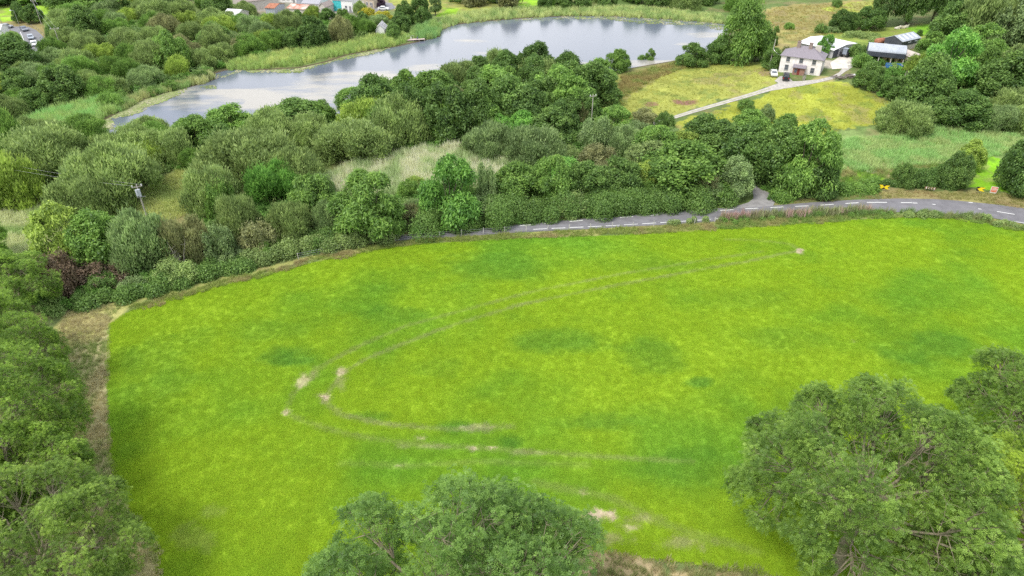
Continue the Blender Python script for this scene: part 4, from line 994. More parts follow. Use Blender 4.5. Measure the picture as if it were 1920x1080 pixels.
reeds('reed_fringe', [(60, 262), (30, 240), (70, 222), (110, 205), (160, 195), (200, 184), (235, 192), (232, 205), (200, 218), (172, 240), (150, 256), (100, 262)], 3.4, (.28, .46, .16), (.34, .44, .16), .95, REED, 15, inwater=True)
reeds('reed_fringe', [(205, 200), (270, 174), (330, 157), (392, 136), (400, 150), (345, 166), (300, 177), (262, 190), (225, 210)], 4.0, (.27, .38, .14), (.38, .40, .18), .7, REED, 36, inwater=True)
reeds('reed_fringe', [(355, 160), (395, 136), (400, 148), (385, 158)], 3.0, (.44, .46, .22), (.34, .38, .16), .9, REED, 16, inwater=True)
reeds('marsh_grass', [(-30, 400), (60, 396), (100, 380), (150, 400), (140, 450), (90, 480), (20, 480), (-30, 470)], 5, (.46, .49, .27), (.30, .40, .15), 1.0, TALL, 17)
reeds('marsh_grass', [(285, 350), (340, 318), (395, 300), (400, 345), (350, 400), (300, 420), (250, 430), (225, 410), (262, 385)], 5, (.42, .45, .17), (.31, .38, .13), .95, TALL, 18)
reeds('marsh_grass', [(1542, 268), (1600, 262), (1700, 254), (1740, 225), (1800, 245), (1930, 258), (1960, 300), (1880, 290), (1800, 305), (1640, 322), (1560, 320), (1530, 300)], 3.0, (.27, .42, .15), (.34, .42, .17), 1.1, TALL, 19)
reeds('rough_grass', [(1480, 340), (1560, 322), (1650, 322), (1780, 305), (1790, 325), (1660, 345), (1540, 352)], 3, (.27, .27, .11), (.17, .27, .06), .8, TALL, 20)
reeds('verge_grass', [(1455, 384), (1530, 374), (1640, 368), (1640, 357), (1760, 357), (1960, 372), (1960, 398), (1860, 382), (1760, 371), (1680, 371), (1600, 374), (1520, 379)], 5, (.27, .27, .10), (.32, .26, .13), .45, TALL, 21)
reeds('verge_grass', [(740, 441), (860, 430), (1100, 405), (1345, 387), (1352, 389), (1208, 400), (1100, 409), (972, 420), (860, 431), (745, 443)], 6, (.22, .26, .08), (.30, .26, .12), .4, TALL, 22)
reeds('field_margin_grass', [(240, 578), (400, 530), (520, 500), (640, 472), (740, 455), (760, 451), (860, 446), (972, 438), (1100, 432), (1240, 425), (1340, 420), (1340, 432), (1150, 443), (1000, 447), (850, 455), (740, 464), (640, 482), (400, 541), (245, 588)], 9, (.24, .29, .08), (.33, .29, .14), .55, TALL, 23)
reeds('field_margin_grass', [(1340, 416), (1500, 406), (1600, 402), (1760, 404), (1860, 414), (1960, 436), (1990, 450), (1870, 424), (1800, 412), (1700, 408), (1600, 414), (1450, 425), (1340, 432)], 9, (.19, .27, .07), (.28, .28, .11), .6, TALL, 24)
reeds('tall_roadside_weeds', [(1340, 414), (1450, 407), (1520, 401), (1640, 399), (1720, 400), (1760, 402), (1840, 408), (1850, 412), (1700, 404), (1560, 406), (1340, 420)], 7, (.16, .24, .08), (.24, .26, .12), .55, REED, 25)
reeds('pink_willowherb', [(1350, 412), (1450, 405), (1540, 400), (1625, 397), (1645, 400), (1560, 405), (1460, 411), (1352, 416)], 7, (.38, .26, .24), (.24, .27, .13), 1.1, SPIKE, 26)
reeds('drive_meadow_grass', [(1165, 150), (1240, 128), (1300, 116), (1440, 128), (1450, 148), (1435, 160), (1300, 200), (1225, 225), (1150, 215)], 2.0, (.36, .36, .09), (.26, .29, .08), .35, TALL, 27)
reeds('drive_meadow_grass', [(1275, 232), (1400, 193), (1480, 163), (1560, 156), (1640, 178), (1685, 200), (1640, 235), (1540, 250), (1400, 250)], 2.2, (.37, .38, .06), (.29, .33, .06), .32, TALL, 28)
reeds('rush_patch', [(1158, 190), (1165, 145), (1240, 122), (1290, 114), (1290, 124), (1230, 150), (1190, 172)], 3, (.26, .22, .09), (.22, .26, .08), .9, TALL, 29)
reeds('pasture_grass', [(1390, 80), (1400, 40), (1460, 14), (1640, 2), (1640, 45), (1560, 70), (1500, 72), (1440, 90)], .7, (.33, .28, .11), (.25, .25, .08), .6, TALL, 30)
reeds('dry_grass', [(110, 640), (120, 592), (235, 570), (203, 612), (198, 700), (203, 860), (228, 935), (300, 1015), (305, 1100), (80, 1150), (60, 900)], 9, (.40, .36, .20), (.24, .30, .10), .5, TALL, 31)
reeds('dry_grass', [(1080, 1100), (1110, 1032), (1180, 1040), (1260, 1055), (1430, 1075), (1560, 1140)], 9, (.38, .33, .18), (.24, .27, .10), .5, TALL, 32)
# short sward of the mown field
n_ = 420000; gx = rng.uniform(-62, 120, n_); gy = 36 + (132 - 36) * rng.random(n_) ** 1.25; k = inpoly(gx, gy, FIELD); gx, gy = gx[k], gy[k]
gz = H(gx, gy) + .02; gu, gv = proj(gx, gy, gz); k = (gu > -30) & (gu < 1950) & (gv < 1110); gx, gy, gz = gx[k], gy[k], gz[k]
gc = field_col(gx, gy); bare = gc[:, 0] > gc[:, 1] * .92; k = ~bare | (rng.random(len(gx)) < .12); gx, gy, gz, gc = gx[k], gy[k], gz[k], gc[k]
gc = gc * rng.uniform(1.14, 1.36, (len(gx), 1)) * np.stack([rng.uniform(.95, 1.08, len(gx)), np.ones(len(gx)), rng.uniform(.9, 1.3, len(gx))], 1)
scatter('meadow_grass', gx, gy, gz, rng.uniform(.6, 1.25, len(gx)) * (.8 + .4 * fbm(gx, gy, 9, 222)), gc, SHORT)
# leafy undergrowth that closes the ground between the bushes
ucr, _, _ = crown_mesh('undergrowth_clump', 77, 1.1, 1.0, 0, 6, .45, 620, .24, .14, 'broad', 8, .4, GRASS, .3)
def under(P, per, seed, size=1.0, tn=('g', 'd', 'o')):
    x, y, z = pts_in(P, per, seed); k = z > .16; x, y, z = x[k], y[k], z[k]; r = np.random.default_rng(seed)
    pal = np.array([TONES[q][1] for q in tn]); c = pal[r.integers(0, len(pal), len(x))] * r.uniform(.8, 1.15, (len(x), 1)); scatter('undergrowth', x, y, z, size * r.uniform(.6, 1.3, len(x)), c, ucr)
under([(90, 600), (0, 560), (120, 500), (300, 430), (420, 400), (560, 380), (740, 372), (740, 445), (640, 464), (470, 497), (330, 535), (200, 565)], .55, 61)
under([(740, 446), (740, 372), (900, 360), (1010, 345), (1100, 330), (1350, 300), (1350, 384), (1208, 398), (1100, 408), (972, 419)], .55, 62, 1.2)
under([(1060, 300), (1110, 190), (1170, 215), (1250, 245), (1420, 262), (1540, 262), (1545, 368), (1455, 380), (1420, 345), (1350, 360), (1200, 330)], .4, 63, 1.1)
under([(560, 300), (420, 330), (200, 310), (200, 262), (330, 256), (480, 246), (620, 230), (820, 190), (1000, 154), (1110, 146), (1115, 190), (1100, 280), (860, 275), (740, 282), (620, 300)], .35, 64, 1.3)
under([(0, 250), (60, 215), (200, 183), (300, 166), (390, 140), (430, 118), (560, 92), (700, 66), (700, 40), (400, 34), (120, 60), (110, 120), (60, 140), (-60, 150), (-60, 250)], .22, 65, 1.6, ('g', 'o', 'o', 's'))
under([(1590, 100), (1640, 105), (1700, 128), (1760, 100), (1850, 60), (1960, 90), (1960, 255), (1840, 240), (1740, 228), (1650, 190)], .16, 66, 1.4)
# lily pads
PADM = grass_mat('lily_pad', .0)
mb = MB(); r = random.Random(5)
for i in range(9):
    cx, cy, q = r.uniform(-.8, .8), r.uniform(-.8, .8), r.uniform(.13, .28); V = [(cx, cy, .012)] + [(cx + q * cos(a * pi / 6), cy + q * sin(a * pi / 6), .012 + .01 * (a % 3)) for a in range(12)]
    mb.add(V, [(0, 1 + a, 1 + (a + 1) % 12) for a in range(11)])
PAD = mb.mesh('lily_pad_tuft', PADM); a = PAD.attributes.new('tint', 'FLOAT', 'POINT'); a.data.foreach_set('value', np.repeat(rng.random(9), 13).astype(np.float32))
def pads(P, per, seed, thin):
    W = np.array([onz(u, v, 0) for u, v in P]); r = np.random.default_rng(seed); lo, hi = W.min(0), W.max(0); n = int((hi - lo).prod() * per)
    x = r.uniform(lo[0], hi[0], n); y = r.uniform(lo[1], hi[1], n); k = inpoly(x, y, W) & inpoly(x, y, LAKE) & (fbm(x, y, 5, seed, 3) > thin); x, y = x[k], y[k]
    c = np.where(r.random((len(x), 1)) < .65, np.array([[.20, .25, .09]]), np.array([[.36, .35, .22]])) * r.uniform(.7, 1.2, (len(x), 1))
    scatter('lily_pads', x, y, x * 0 + .02, r.uniform(.8, 1.4, len(x)), c, PAD)
pads([(170, 250), (180, 225), (215, 210), (300, 172), (345, 166), (330, 180), (275, 200), (250, 215), (205, 222), (210, 240)], 2.6, 41, .18)
pads([(455, 127), (560, 120), (610, 112), (660, 100), (745, 84), (700, 100), (640, 112), (590, 124), (560, 136), (470, 136)], 1.4, 42, .30)
pads([(390, 130), (470, 120), (450, 134), (400, 152), (405, 170), (380, 165)], .5, 43, .42)
pads([(890, 42), (1100, 28), (1250, 34), (1350, 40), (1360, 58), (1300, 47), (1200, 44), (1140, 36), (1000, 36)], .45, 44, .36)

# ------------------------------------------------------------------ surface materials of made things
WALLW = mat('painted_render', (.76, .71, .68), .9, scale=1.6, var=.16, det=8); WALLS = mat('side_render', (.60, .55, .51), .9, scale=1.6, var=.2, det=8)
SLATE = mat('slate', (.235, .21, .235), .7, scale=9, var=.35, stretch=(1, 1, 2.5), bump=.5, det=3); SLATE2 = mat('grey_slate', (.33, .33, .36), .7, scale=4, var=.15); TILE = mat('brown_tile', (.30, .25, .23), .8, scale=4, var=.2)
GLASS = mat('window_glass', (.09, .10, .12), .15, var=.4, scale=2, spec=.6); FRAMEG = mat('grey_frame', (.28, .27, .27), .7); FRAMEW = mat('white_frame', (.72, .72, .72), .6, var=.05)
BRICK = mat('pinkish_brick', (.36, .22, .19), .9, scale=3, var=.3); RUSTY = mat('rusted_iron', (.33, .10, .06), .85, scale=3, var=.4, c2=(.52, .24, .14))
def sheet_mat(name, c, c2, rough=.45, metal=.0, w_=6.0):
    m, t, b, o = newmat(name); tcn = N(t, 'ShaderNodeTexCoord'); wv = N(t, 'ShaderNodeTexWave'); wv.inputs['Scale'].default_value = w_; wv.bands_direction = 'X'
    nz = N(t, 'ShaderNodeTexNoise'); nz.inputs['Scale'].default_value = .7; nz.inputs['Detail'].default_value = 8; rp = N(t, 'ShaderNodeValToRGB'); rp.color_ramp.elements[0].position = .35; rp.color_ramp.elements[1].position = .65
    rp.color_ramp.elements[0].color = (*c, 1); rp.color_ramp.elements[1].color = (*c2, 1); bp = N(t, 'ShaderNodeBump'); bp.inputs['Strength'].default_value = .5; bp.inputs['Distance'].default_value = .04
    t.links.new(tcn.outputs['Object'], wv.inputs[0]); t.links.new(tcn.outputs['Object'], nz.inputs['Vector']); t.links.new(nz.outputs[0], rp.inputs[0]); t.links.new(rp.outputs[0], b.inputs['Base Color'])
    t.links.new(wv.outputs['Fac'], bp.inputs['Height']); t.links.new(bp.outputs[0], b.inputs['Normal']); b.inputs['Roughness'].default_value = rough; b.inputs['Metallic'].default_value = metal
    return m
SHWHITE = sheet_mat('white_sheeting', (.80, .80, .81), (.86, .86, .87)); SHDARK = sheet_mat('dark_sheeting', (.050, .055, .075), (.075, .08, .10)); SHGREY = sheet_mat('grey_sheeting', (.36, .39, .44), (.46, .49, .54))
SHLIGHT = sheet_mat('light_grey_sheeting', (.42, .41, .44), (.55, .53, .55)); STONE = mat('pale_stone', (.50, .43, .38), .95, scale=2.2, var=.22, det=9, bump=.4); CONC = mat('concrete', (.52, .48, .43), .9, scale=1.2, var=.15, det=8)
DARKIN = mat('dark_interior', (.03, .028, .025), .95); BALE = mat('straw', (.46, .33, .17), .95, scale=7, var=.3, bump=.6, stretch=(1, 4, 1)); RUBBER = mat('rubber', (.025, .025, .027), .8); CHROME = mat('steel', (.45, .45, .46), .35, metal=.8)
TIMBER = mat('weathered_timber', (.34, .30, .26), .9, scale=4, var=.25, stretch=(1, 6, 1)); PINKT = mat('pinkish_decking', (.55, .43, .40), .9, scale=3, var=.15); PLANKBR = mat('brown_timber', (.30, .17, .13), .8, scale=5, var=.25)

def frame_at(name, pl, pr):
    """an Empty at the front left ground corner, x along the front"""
    a = G(*pl); b = G(*pr); e = empty(name, (a[0], a[1], min(a[2], b[2])), atan2(b[1] - a[1], b[0] - a[0])); return e, sqrt((a[0] - b[0]) ** 2 + (a[1] - b[1]) ** 2)
def window(par, x, z, w_, h_, y=0.0, axis='x', sgn=-1, fm=FRAMEG, sill=True, name='window'):
    """frame set proud of the wall; axis 'x' = wall along x at depth y, 'y' = wall along y at x=y"""
    def bx(m, a0, a1, d0, d1, z0, z1):
        d0, d1 = sorted((y + sgn * d0, y + sgn * d1))
        m.box(a0, a1, d0, d1, z0, z1) if axis == 'x' else m.box(d0, d1, a0, a1, z0, z1)
    m = MB(); t_ = .09
    bx(m, x, x + w_, .003, .05, z, z + t_); bx(m, x, x + w_, .003, .05, z + h_ - t_, z + h_); bx(m, x, x + t_, .003, .05, z + t_, z + h_ - t_); bx(m, x + w_ - t_, x + w_, .003, .05, z + t_, z + h_ - t_); bx(m, x + t_, x + w_ - t_, .003, .045, z + h_ * .5 - .03, z + h_ * .5 + .03)
    f = m.build(name, fm, par); g = MB(); bx(g, x + t_, x + w_ - t_, .004, .02, z + t_, z + h_ * .5 - .03); bx(g, x + t_, x + w_ - t_, .004, .02, z + h_ * .5 + .03, z + h_ - t_); g.build('pane', GLASS, f)
    if sill: s_ = MB(); bx(s_, x - .06, x + w_ + .06, .003, .12, z - .1, z - .003); s_.build('sill', CONC, f)
    return f
def gable_roof(par, L, Dp, Hw, rise, ov, mt, th=.12, along='x', name='roof'):
    m = MB(); 
    if along == 'x': m.prismx([(-ov, Hw - ov * rise / (Dp / 2) + .01), (Dp / 2, Hw + rise + .01), (Dp + ov, Hw - ov * rise / (Dp / 2) + .01), (Dp + ov, Hw + th - ov * rise / (Dp / 2)), (Dp / 2, Hw + rise + th + .02), (-ov, Hw + th - ov * rise / (Dp / 2))], -ov * .6, L + ov * .6)
    else: m.prism([(-ov, Hw - ov * rise / (L / 2) + .01), (L / 2, Hw + rise + .01), (L + ov, Hw - ov * rise / (L / 2) + .01), (L + ov, Hw + th - ov * rise / (L / 2)), (L / 2, Hw + rise + th + .02), (-ov, Hw + th - ov * rise / (L / 2))], -ov * .6, Dp + ov * .6)
    return m.build(name, mt, par)
def gable_walls(par, L, Dp, Hw, rise, mt, along='x', name='wall', z0=-.5):
    m = MB()
    if along == 'x': m.prismx([(0, z0), (Dp, z0), (Dp, Hw), (Dp / 2, Hw + rise), (0, Hw)], 0, L)
    else: m.prism([(0, z0), (L, z0), (L, Hw), (L / 2, Hw + rise), (0, Hw)], 0, Dp)
    return m.build(name, mt, par)
# --- farmhouse
e, L = frame_at('farmhouse', (1459, 135), (1536, 142.5)); Dp = 7.0; Hw = 4.7; RS = 2.4
tag(e, 'two storey white farmhouse with a hipped slate roof and brown timber porch', 'house')
MB().box(0, L, 0, Dp, -1, Hw).build('wall', WALLW, e)
m = MB(); ov = .35; a = Dp / 2 + .6
m.add([(-ov, -ov, Hw - .06), (L + ov, -ov, Hw - .06), (L + ov, Dp + ov, Hw - .06), (-ov, Dp + ov, Hw - .06), (-ov, -ov, Hw + .06), (L + ov, -ov, Hw + .06), (L + ov, Dp + ov, Hw + .06), (-ov, Dp + ov, Hw + .06), (a + .6, Dp / 2, Hw + RS), (L - a + .2, Dp / 2, Hw + RS)],
      [(0, 3, 2, 1), (0, 1, 5, 4), (1, 2, 6, 5), (2, 3, 7, 6), (3, 0, 4, 7), (4, 5, 9, 8), (5, 6, 9), (6, 7, 8, 9), (7, 4, 8)])
rf = m.build('roof', SLATE, e)
for k in (.33, .62):
    ch = MB().box(L * k - .45, L * k + .45, Dp / 2 - .9, Dp / 2 - .1, Hw + RS - 1.2, Hw + RS + 1.0).box(L * k - .52, L * k + .52, Dp / 2 - .97, Dp / 2 - .03, Hw + RS + 1.002, Hw + RS + 1.14).build('chimney', mat('chimney_brick', (.27, .21, .19), .9, scale=5, var=.3), rf)
MB().box(L * .80 - .8, L * .80 + .8, Dp / 2, Dp / 2 + .8, Hw + RS - 1.6, Hw + RS + .35).build('chimney', CONC, rf)
m = MB()
for k in range(4): m.cyl((L * .33 - .25 + .5 * (k % 2), Dp / 2 - .5, Hw + RS + 1.145), (L * .33 - .25 + .5 * (k % 2) + (.0), Dp / 2 - .5, Hw + RS + 1.5), .12, 8)
m.build('chimney_pot', BRICK, rf)
for x in (.14, .46, .77): window(e, L * x - .1, 3.2, 1.05, 1.3)
for x in (.14, .77): window(e, L * x - .1, .85, 1.05, 1.5)
for yy, zz in ((2.0, 3.2), (2.0, .8), (4.6, 3.2)): window(e, yy, zz, .8, 1.35, y=L, axis='y', sgn=1)
pc = MB().box(L * .36, L * .39, -1.5, -.003, -.6, 2.25).box(L * .39, L * .47, -1.5, -1.4, -.6, 2.25).box(L * .53, L * .64, -1.5, -1.4, -.6, 2.25).box(L * .61, L * .64, -1.4, -.003, -.6, 2.25).build('porch', PLANKBR, e)
MB().box(L * .47, L * .53, -1.3, -1.2, -.6, 2.1).build('door', mat('red_door', (.25, .05, .04), .6), pc)
MB().prismx([(-1.9, 2.252), (0, 2.252), (0, 2.75), (-1.9, 2.4)], L * .34, L * .66).build('canopy', SLATE, pc)
MB().box(L * .40, L * .46, -1.52, -1.503, .9, 1.9).build('window', GLASS, pc)
MB().tube([(L + .08, -.08, -.5), (L + .08, -.08, Hw - .1)], .06).build('drainpipe', FRAMEG, e)
# --- white roofed barn
e, L = frame_at('barn', (1560, 109.5), (1600, 100.5)); Dp = 11.5; Hw = 3.0; rs = .6
tag(e, 'large barn with a bright white low pitched roof behind the farmhouse', 'barn')
m = MB(); m.box(0, .2, 0, Dp, -1, Hw); m.box(.2, L, Dp - .2, Dp, -1, Hw); m.box(L - .2, L, 0, Dp - .2, -1, Hw); m.box(.2, L * .62, 0, .2, -1, Hw); m.box(L * .78, L - .2, 0, .2, -1, Hw); m.box(L * .62, L * .78, 0, .2, 2.5, Hw); m.build('wall', SHLIGHT, e)
m = MB(); m.prism([(0, Hw + .003), (L, Hw + .003), (L / 2, Hw + rs)], 0, .2); m.prism([(0, Hw + .003), (L, Hw + .003), (L / 2, Hw + rs)], Dp - .2, Dp); m.build('gable', SHLIGHT, e)
MB().box(-.05, L * .22, -.06, -.003, -.8, Hw - .1).build('cladding', SHDARK, e)
gable_roof(e, L, Dp, Hw, rs, .5, SHWHITE, along='y'); MB().box(L * .62, L * .78, .5, .6, -.5, 3.39).build('doorway_shade', DARKIN, e)  # near-black sheet behind the door opening paints in the barn's inner shade
MB().box(L * .8, L * .98, -.05, -.003, -.5, 3.0).build('door', CONC, e)
# --- dark barn at the back
e, L = frame_at('barn', (1655, 89), (1687, 95)); Dp = 9.8; Hw = 3.0; rs = 1.2
tag(e, 'dark clad barn with a grey sheeted roof, farthest up the slope', 'barn')
m = MB(); m.prism([(0, 1.5), (L, 1.5), (L, Hw), (L / 2, Hw + rs), (0, Hw)], 0, Dp); m.build('cladding', SHDARK, e); MB().box(.04, L - .04, .04, Dp - .04, -1.5, 1.5).build('wall', CONC, e)
rf = gable_roof(e, L, Dp, Hw, rs, .25, SHGREY, along='y')
m = MB(); sl_ = rs / (L / 2)
for k in range(4):
    y0 = 1.0 + k * 2.3; m.add([(L / 2 + .4, y0, Hw + rs + .15 - .4 * sl_), (L - .3, y0, Hw + .15 + .3 * sl_), (L - .3, y0 + .9, Hw + .15 + .3 * sl_), (L / 2 + .4, y0 + .9, Hw + rs + .15 - .4 * sl_)], [(0, 1, 2, 3)])
m.build('roof_light', mat('roof_light', (.62, .66, .72), .4, var=.05), rf)
MB().box(L + .003, L + .04, 3.5, 5.0, 2.2, 2.5).box(L + .003, L + .04, 7.0, 8.5, 2.2, 2.5).build('vent', mat('light_vent', (.7, .72, .75), .5), e)
# --- hay barn with a curved roof
e, L = frame_at('hay_barn', (1622, 118), (1690, 126)); Dp = 6.5; Hw = 3.6
tag(e, 'open fronted hay barn with a curved grey roof and dark fascia', 'barn')
arc = [(Dp / 2 - (Dp / 2 + .2) * cos(pi * k / 12), Hw + 1.5 * sin(pi * k / 12)) for k in range(13)]
m = MB(); m.prismx(arc + [(Dp + .1, Hw - .02)] + [(Dp / 2 + (Dp / 2 + .1) * cos(pi * k / 12), Hw - .1 + 1.5 * sin(pi * k / 12)) for k in range(1, 12)] + [(-.1, Hw - .02)], -.2, L + .15); m.build('roof', SHGREY, e)
m = MB(); m.prismx(arc, L + .152, L + .24); m.box(L + .152, L + .24, 0, Dp, .9, Hw); m.box(-.3, -.203, 0, Dp, -1, Hw); m.box(-.2, L + .15, Dp + .12, Dp + .2, -1, Hw); m.build('cladding', SHDARK, e)
MB().box(-.2, L + .15, -.32, -.22, Hw - 1.25, Hw + .05).build('fascia', SHDARK, e); MB().box(L + .152, L + .3, 0, Dp, -1.2, .9).build('wall', CONC, e)
for k in range(4): x = L * k / 3; MB().box(x - .12, x + .12, -.1, .14, -1, Hw - .3).build('post', CONC, e)
bales = []
for k in range(4):
    for q in range(2 if k else 3):
        bales.append((L * .50 + 1.55 * k + .1, 1.6, .62 + q * 1.22, k, q))
src = None
BL = ['at the left end of the open bay', 'second from the left in the bay', 'third from the left in the bay', 'at the right end beside the dark wall']
ro = Matrix.Rotation(e.rotation_euler.z, 4, 'Z')
for (x, y, z, k, q) in bales:
    p = ro @ Vector((x, y, z)) + e.location
    if src is None:
        src = empty('hay_bale', p, e.rotation_euler.z); mm = MB(); mm.cyl((0, -.6, 0), (0, .6, 0), .62, 20); mm.build('bale_body', BALE, src); t2 = MB()
        for yy in (-.3, 0, .3): t2.tube([(.63 * cos(a * pi / 8), yy, .63 * sin(a * pi / 8)) for a in range(17)], .012, 3)
        t2.build('twine', FRAMEG, src); b_ = src
    else: b_ = copy_tree(src); b_.location = p
    tag(b_, 'round straw bale, ' + ('bottom', 'middle', 'top')[q] + ' of its stack, ' + BL[k], 'bale', 'straw bales in the hay barn')
# --- stone outhouse beside it
e, L = frame_at('stone_outhouse', (1706, 125), (1722, 120)); tag(e, 'small pale stone outhouse with a mono pitch roof at the end of the hay barn', 'outhouse')
m = MB(); m.prismx([(0, -1), (7, -1), (7, 3.6), (0, 2.6)], 0, L); m.build('wall', STONE, e); MB().prismx([(-.2, 2.59), (7.2, 3.66), (7.2, 3.76), (-.2, 2.72)], -.15, L + .15).build('roof', STONE, e)
MB().box(-.05, -.003, 1.2, 2.0, -.3, 1.8).build('door', DARKIN, e); window(e, L * .35, 1.1, .7, .8)
# --- boathouse and village
def house(name, pl, pr, Dp, Hw, rise, wall, roof, label, along='x', wins=3, cat='house', chim=False, wz=1.0):
    e, L = frame_at(name, pl, pr); tag(e, label, cat); gable_walls(e, L, Dp, Hw, rise, wall, along); rf = gable_roof(e, L, Dp, Hw, rise, .3, roof, along=along)
    for k in range(wins): window(e, L * (k + .7) / (wins + .6) - .4, wz, 1.0, 1.2, fm=FRAMEW)
    if Hw > 4.5:
        for k in range(wins): window(e, L * (k + .7) / (wins + .6) - .4, wz + 2.6, 1.0, 1.1, fm=FRAMEW)
    if chim: MB().box(L * .2, L * .2 + .7, Dp / 2 - .3, Dp / 2 + .3, Hw + rise - .5, Hw + rise + 1).build('chimney', CONC, rf)
    MB().box(L - 1.5, L - .6, -.05, -.003, -.2, 2.0).build('door', FRAMEG, e) if Hw > 2.2 and wins else None
    return e, L, rf
WHITEW = mat('white_paint', (.80, .79, .77), .8, var=.06, scale=1); 
house('boathouse', (705, 63), (721, 63), 6, 1.5, 1.5, WHITEW, SHLIGHT, 'small white gabled hut among trees by the reeds near the jetty', 'y', 0, 'hut')
TURQ = mat('turquoise_paint', (.07, .48, .50), .7, var=.2, scale=1.2)
e, L, rf = house('village_building', (626, 20), (662, 22), 9, 4.2, 1.6, WHITEW, SLATE2, 'white building with a turquoise end wall and grey roof in the village', 'x', 2, 'building')
MB().box(-.06, -.003, 0, 9, -.4, 4.2).box(-.05, L * .42, -.06, -.003, -.4, 3.9).build('painted_panel', TURQ, e)
house('shed', (500, 30), (517, 31), 8, 3.0, .8, SHGREY, RUSTY, 'grey shed with a rusty red roof at the left of the village', 'x', 0, 'shed')
house('shed', (540, 28), (574, 31), 7, 2.6, .9, CONC, mat('orange_iron', (.50, .17, .09), .8, scale=.5, var=.3, c2=(.72, .62, .56)), 'long low shed with a faded orange and white iron roof', 'x', 0, 'shed')
house('village_house', (450, 22), (524, 14), 10, 3.5, 2.2, CONC, TILE, 'long grey brown roofed house left of the rusty roofs', 'x', 0)
house('village_house', (526, 4), (556, 5), 7, 5.0, 1.5, WHITEW, TILE, 'pale house with a reddish band at the top edge above the rusty roofs', 'x', 3)
house('village_house', (568, 20), (600, 22), 8, 2.9, 1.8, WHITEW, SLATE2, 'white bungalow with grey slates left of the turquoise building', 'x', 2)
house('shed', (558, 17), (570, 17), 6, 4.0, .5, SHGREY, SHGREY, 'tall narrow grey blue shed between the village houses', 'x', 0, 'shed')
house('village_house', (600, 26), (612, 27), 6, 2.8, 1.2, CONC, TILE, 'small brown gabled house next to the white bungalow', 'y', 1)
house('village_house', (684, 14), (702, 16), 6, 3.6, 1.2, mat('sandy_render', (.50, .42, .32), .9), TILE, 'sandy coloured house beside the village car park', 'x', 2)
house('shed', (420, 42), (446, 44), 8, 2.6, 1.4, CONC, mat('pale_sheet', (.66, .65, .66), .6), 'pale roofed shed half buried in the bushes below the village', 'x', 0, 'shed')
house('shed', (-26, 76), (6, 74), 7, 3.0, 1.2, WHITEW, WHITEW, 'white shed cut off by the left edge below the road bend', 'x', 0, 'shed')

# ------------------------------------------------------------------ vehicles
def car(name, paint, label, cat='car', suv=False, group=None, spare=False):
    e = empty(name); tag(e, label, cat, group); PM = mat('car_paint_' + name, paint, .3, var=.03, spec=.6); L = 4.3; W_ = 1.75
    if suv: body = [(-2.0, .45), (2.0, .45), (2.05, .9), (1.95, 1.12), (.75, 1.2), (.35, 1.82), (-1.95, 1.86), (-2.05, 1.1), (-2.05, .6)]; win = [(-1.8, 1.2), (.66, 1.2), (.28, 1.7), (-1.8, 1.72)]; rw = .38
    else: body = [(-2.1, .35), (2.1, .32), (2.15, .62), (1.9, .8), (1.0, .92), (.35, 1.4), (-.9, 1.45), (-1.7, 1.0), (-2.1, .92), (-2.15, .6)]; win = [(-1.45, .98), (.88, .95), (.3, 1.33), (-.85, 1.37)]; rw = .31
    m = MB(); n = len(body); zt = max(z for x, z in body)
    lay = []
    for yk, in ((-W_ / 2,), (-W_ / 2 + .07,), (W_ / 2 - .07,), (W_ / 2,)):
        f = .97 if abs(yk) > W_ / 2 - .01 else 1; lay.append([(x * f, yk * (1 - .16 * max(0, (z - .95)) / .6), z) for x, z in body])
    V = [p for l_ in lay for p in l_]; F = [tuple(range(n)), tuple(range(4 * n - 1, 3 * n - 1, -1))]
    for q in range(3): F += [(q * n + i, (q + 1) * n + i, (q + 1) * n + (i + 1) % n, q * n + (i + 1) % n) for i in range(n)]
    m.add(V, F); m.build('body', PM, e)
    m = MB()
    for s_ in (-1, 1):
        V = [(x, s_ * (W_ / 2 + .012) * (1 - .16 * max(0, z - .95) / .6), z) for x, z in win]; m.add(V, [(0, 1, 2, 3) if s_ < 0 else (3, 2, 1, 0)])
    m.build('side_window', GLASS, e)
    i0 = [i for i, (x, z) in enumerate(body) if (x, z) in ((.35, 1.82), (.35, 1.4))][0]; xa, za = body[i0 - 1]; xb, zb = body[i0]
    MB().add([(xa + .03, -.66, za + .05), (xa + .03, .66, za + .05), (xb + .03, .58, zb - .04), (xb + .03, -.58, zb - .04)], [(0, 1, 2, 3)]).build('windscreen', GLASS, e)
    xa, za = (-1.95, 1.86) if suv else (-.9, 1.45); xb, zb = (-2.05, 1.1) if suv else (-1.7, 1.0)
    MB().add([(xa - .03, -.56, za - .08), (xa - .03, .56, za - .08), (xb - .01, .64, zb + .06), (xb - .01, -.64, zb + .06)], [(3, 2, 1, 0)]).build('rear_window', GLASS, e)
    for x in (-1.3, 1.32):
        for s_ in (-1, 1):
            wh = MB().cyl((x, s_ * (W_ / 2 - .2), rw), (x, s_ * (W_ / 2 + .02), rw), rw, 16).build('wheel', RUBBER, e); MB().cyl((x, s_ * (W_ / 2 + .022), rw), (x, s_ * (W_ / 2 + .03), rw), rw * .6, 10).build('rim', CHROME, wh)
    for s_ in (-1, 1):
        MB().box(2.0, 2.12, s_ * .62 - .16, s_ * .62 + .16, .62 if not suv else .8, .76 if not suv else .98).build('headlight', FRAMEW, e)
        MB().box(-2.14, -2.04, s_ * .68 - .1, s_ * .68 + .1, .7, .86 if not suv else 1.0).build('tail_light', mat('tail_red', (.4, .02, .02), .4), e)
    if spare: MB().cyl((-2.06, .1, 1.0), (-2.26, .1, 1.0), .36, 16).build('spare_wheel', RUBBER, e)
    return e
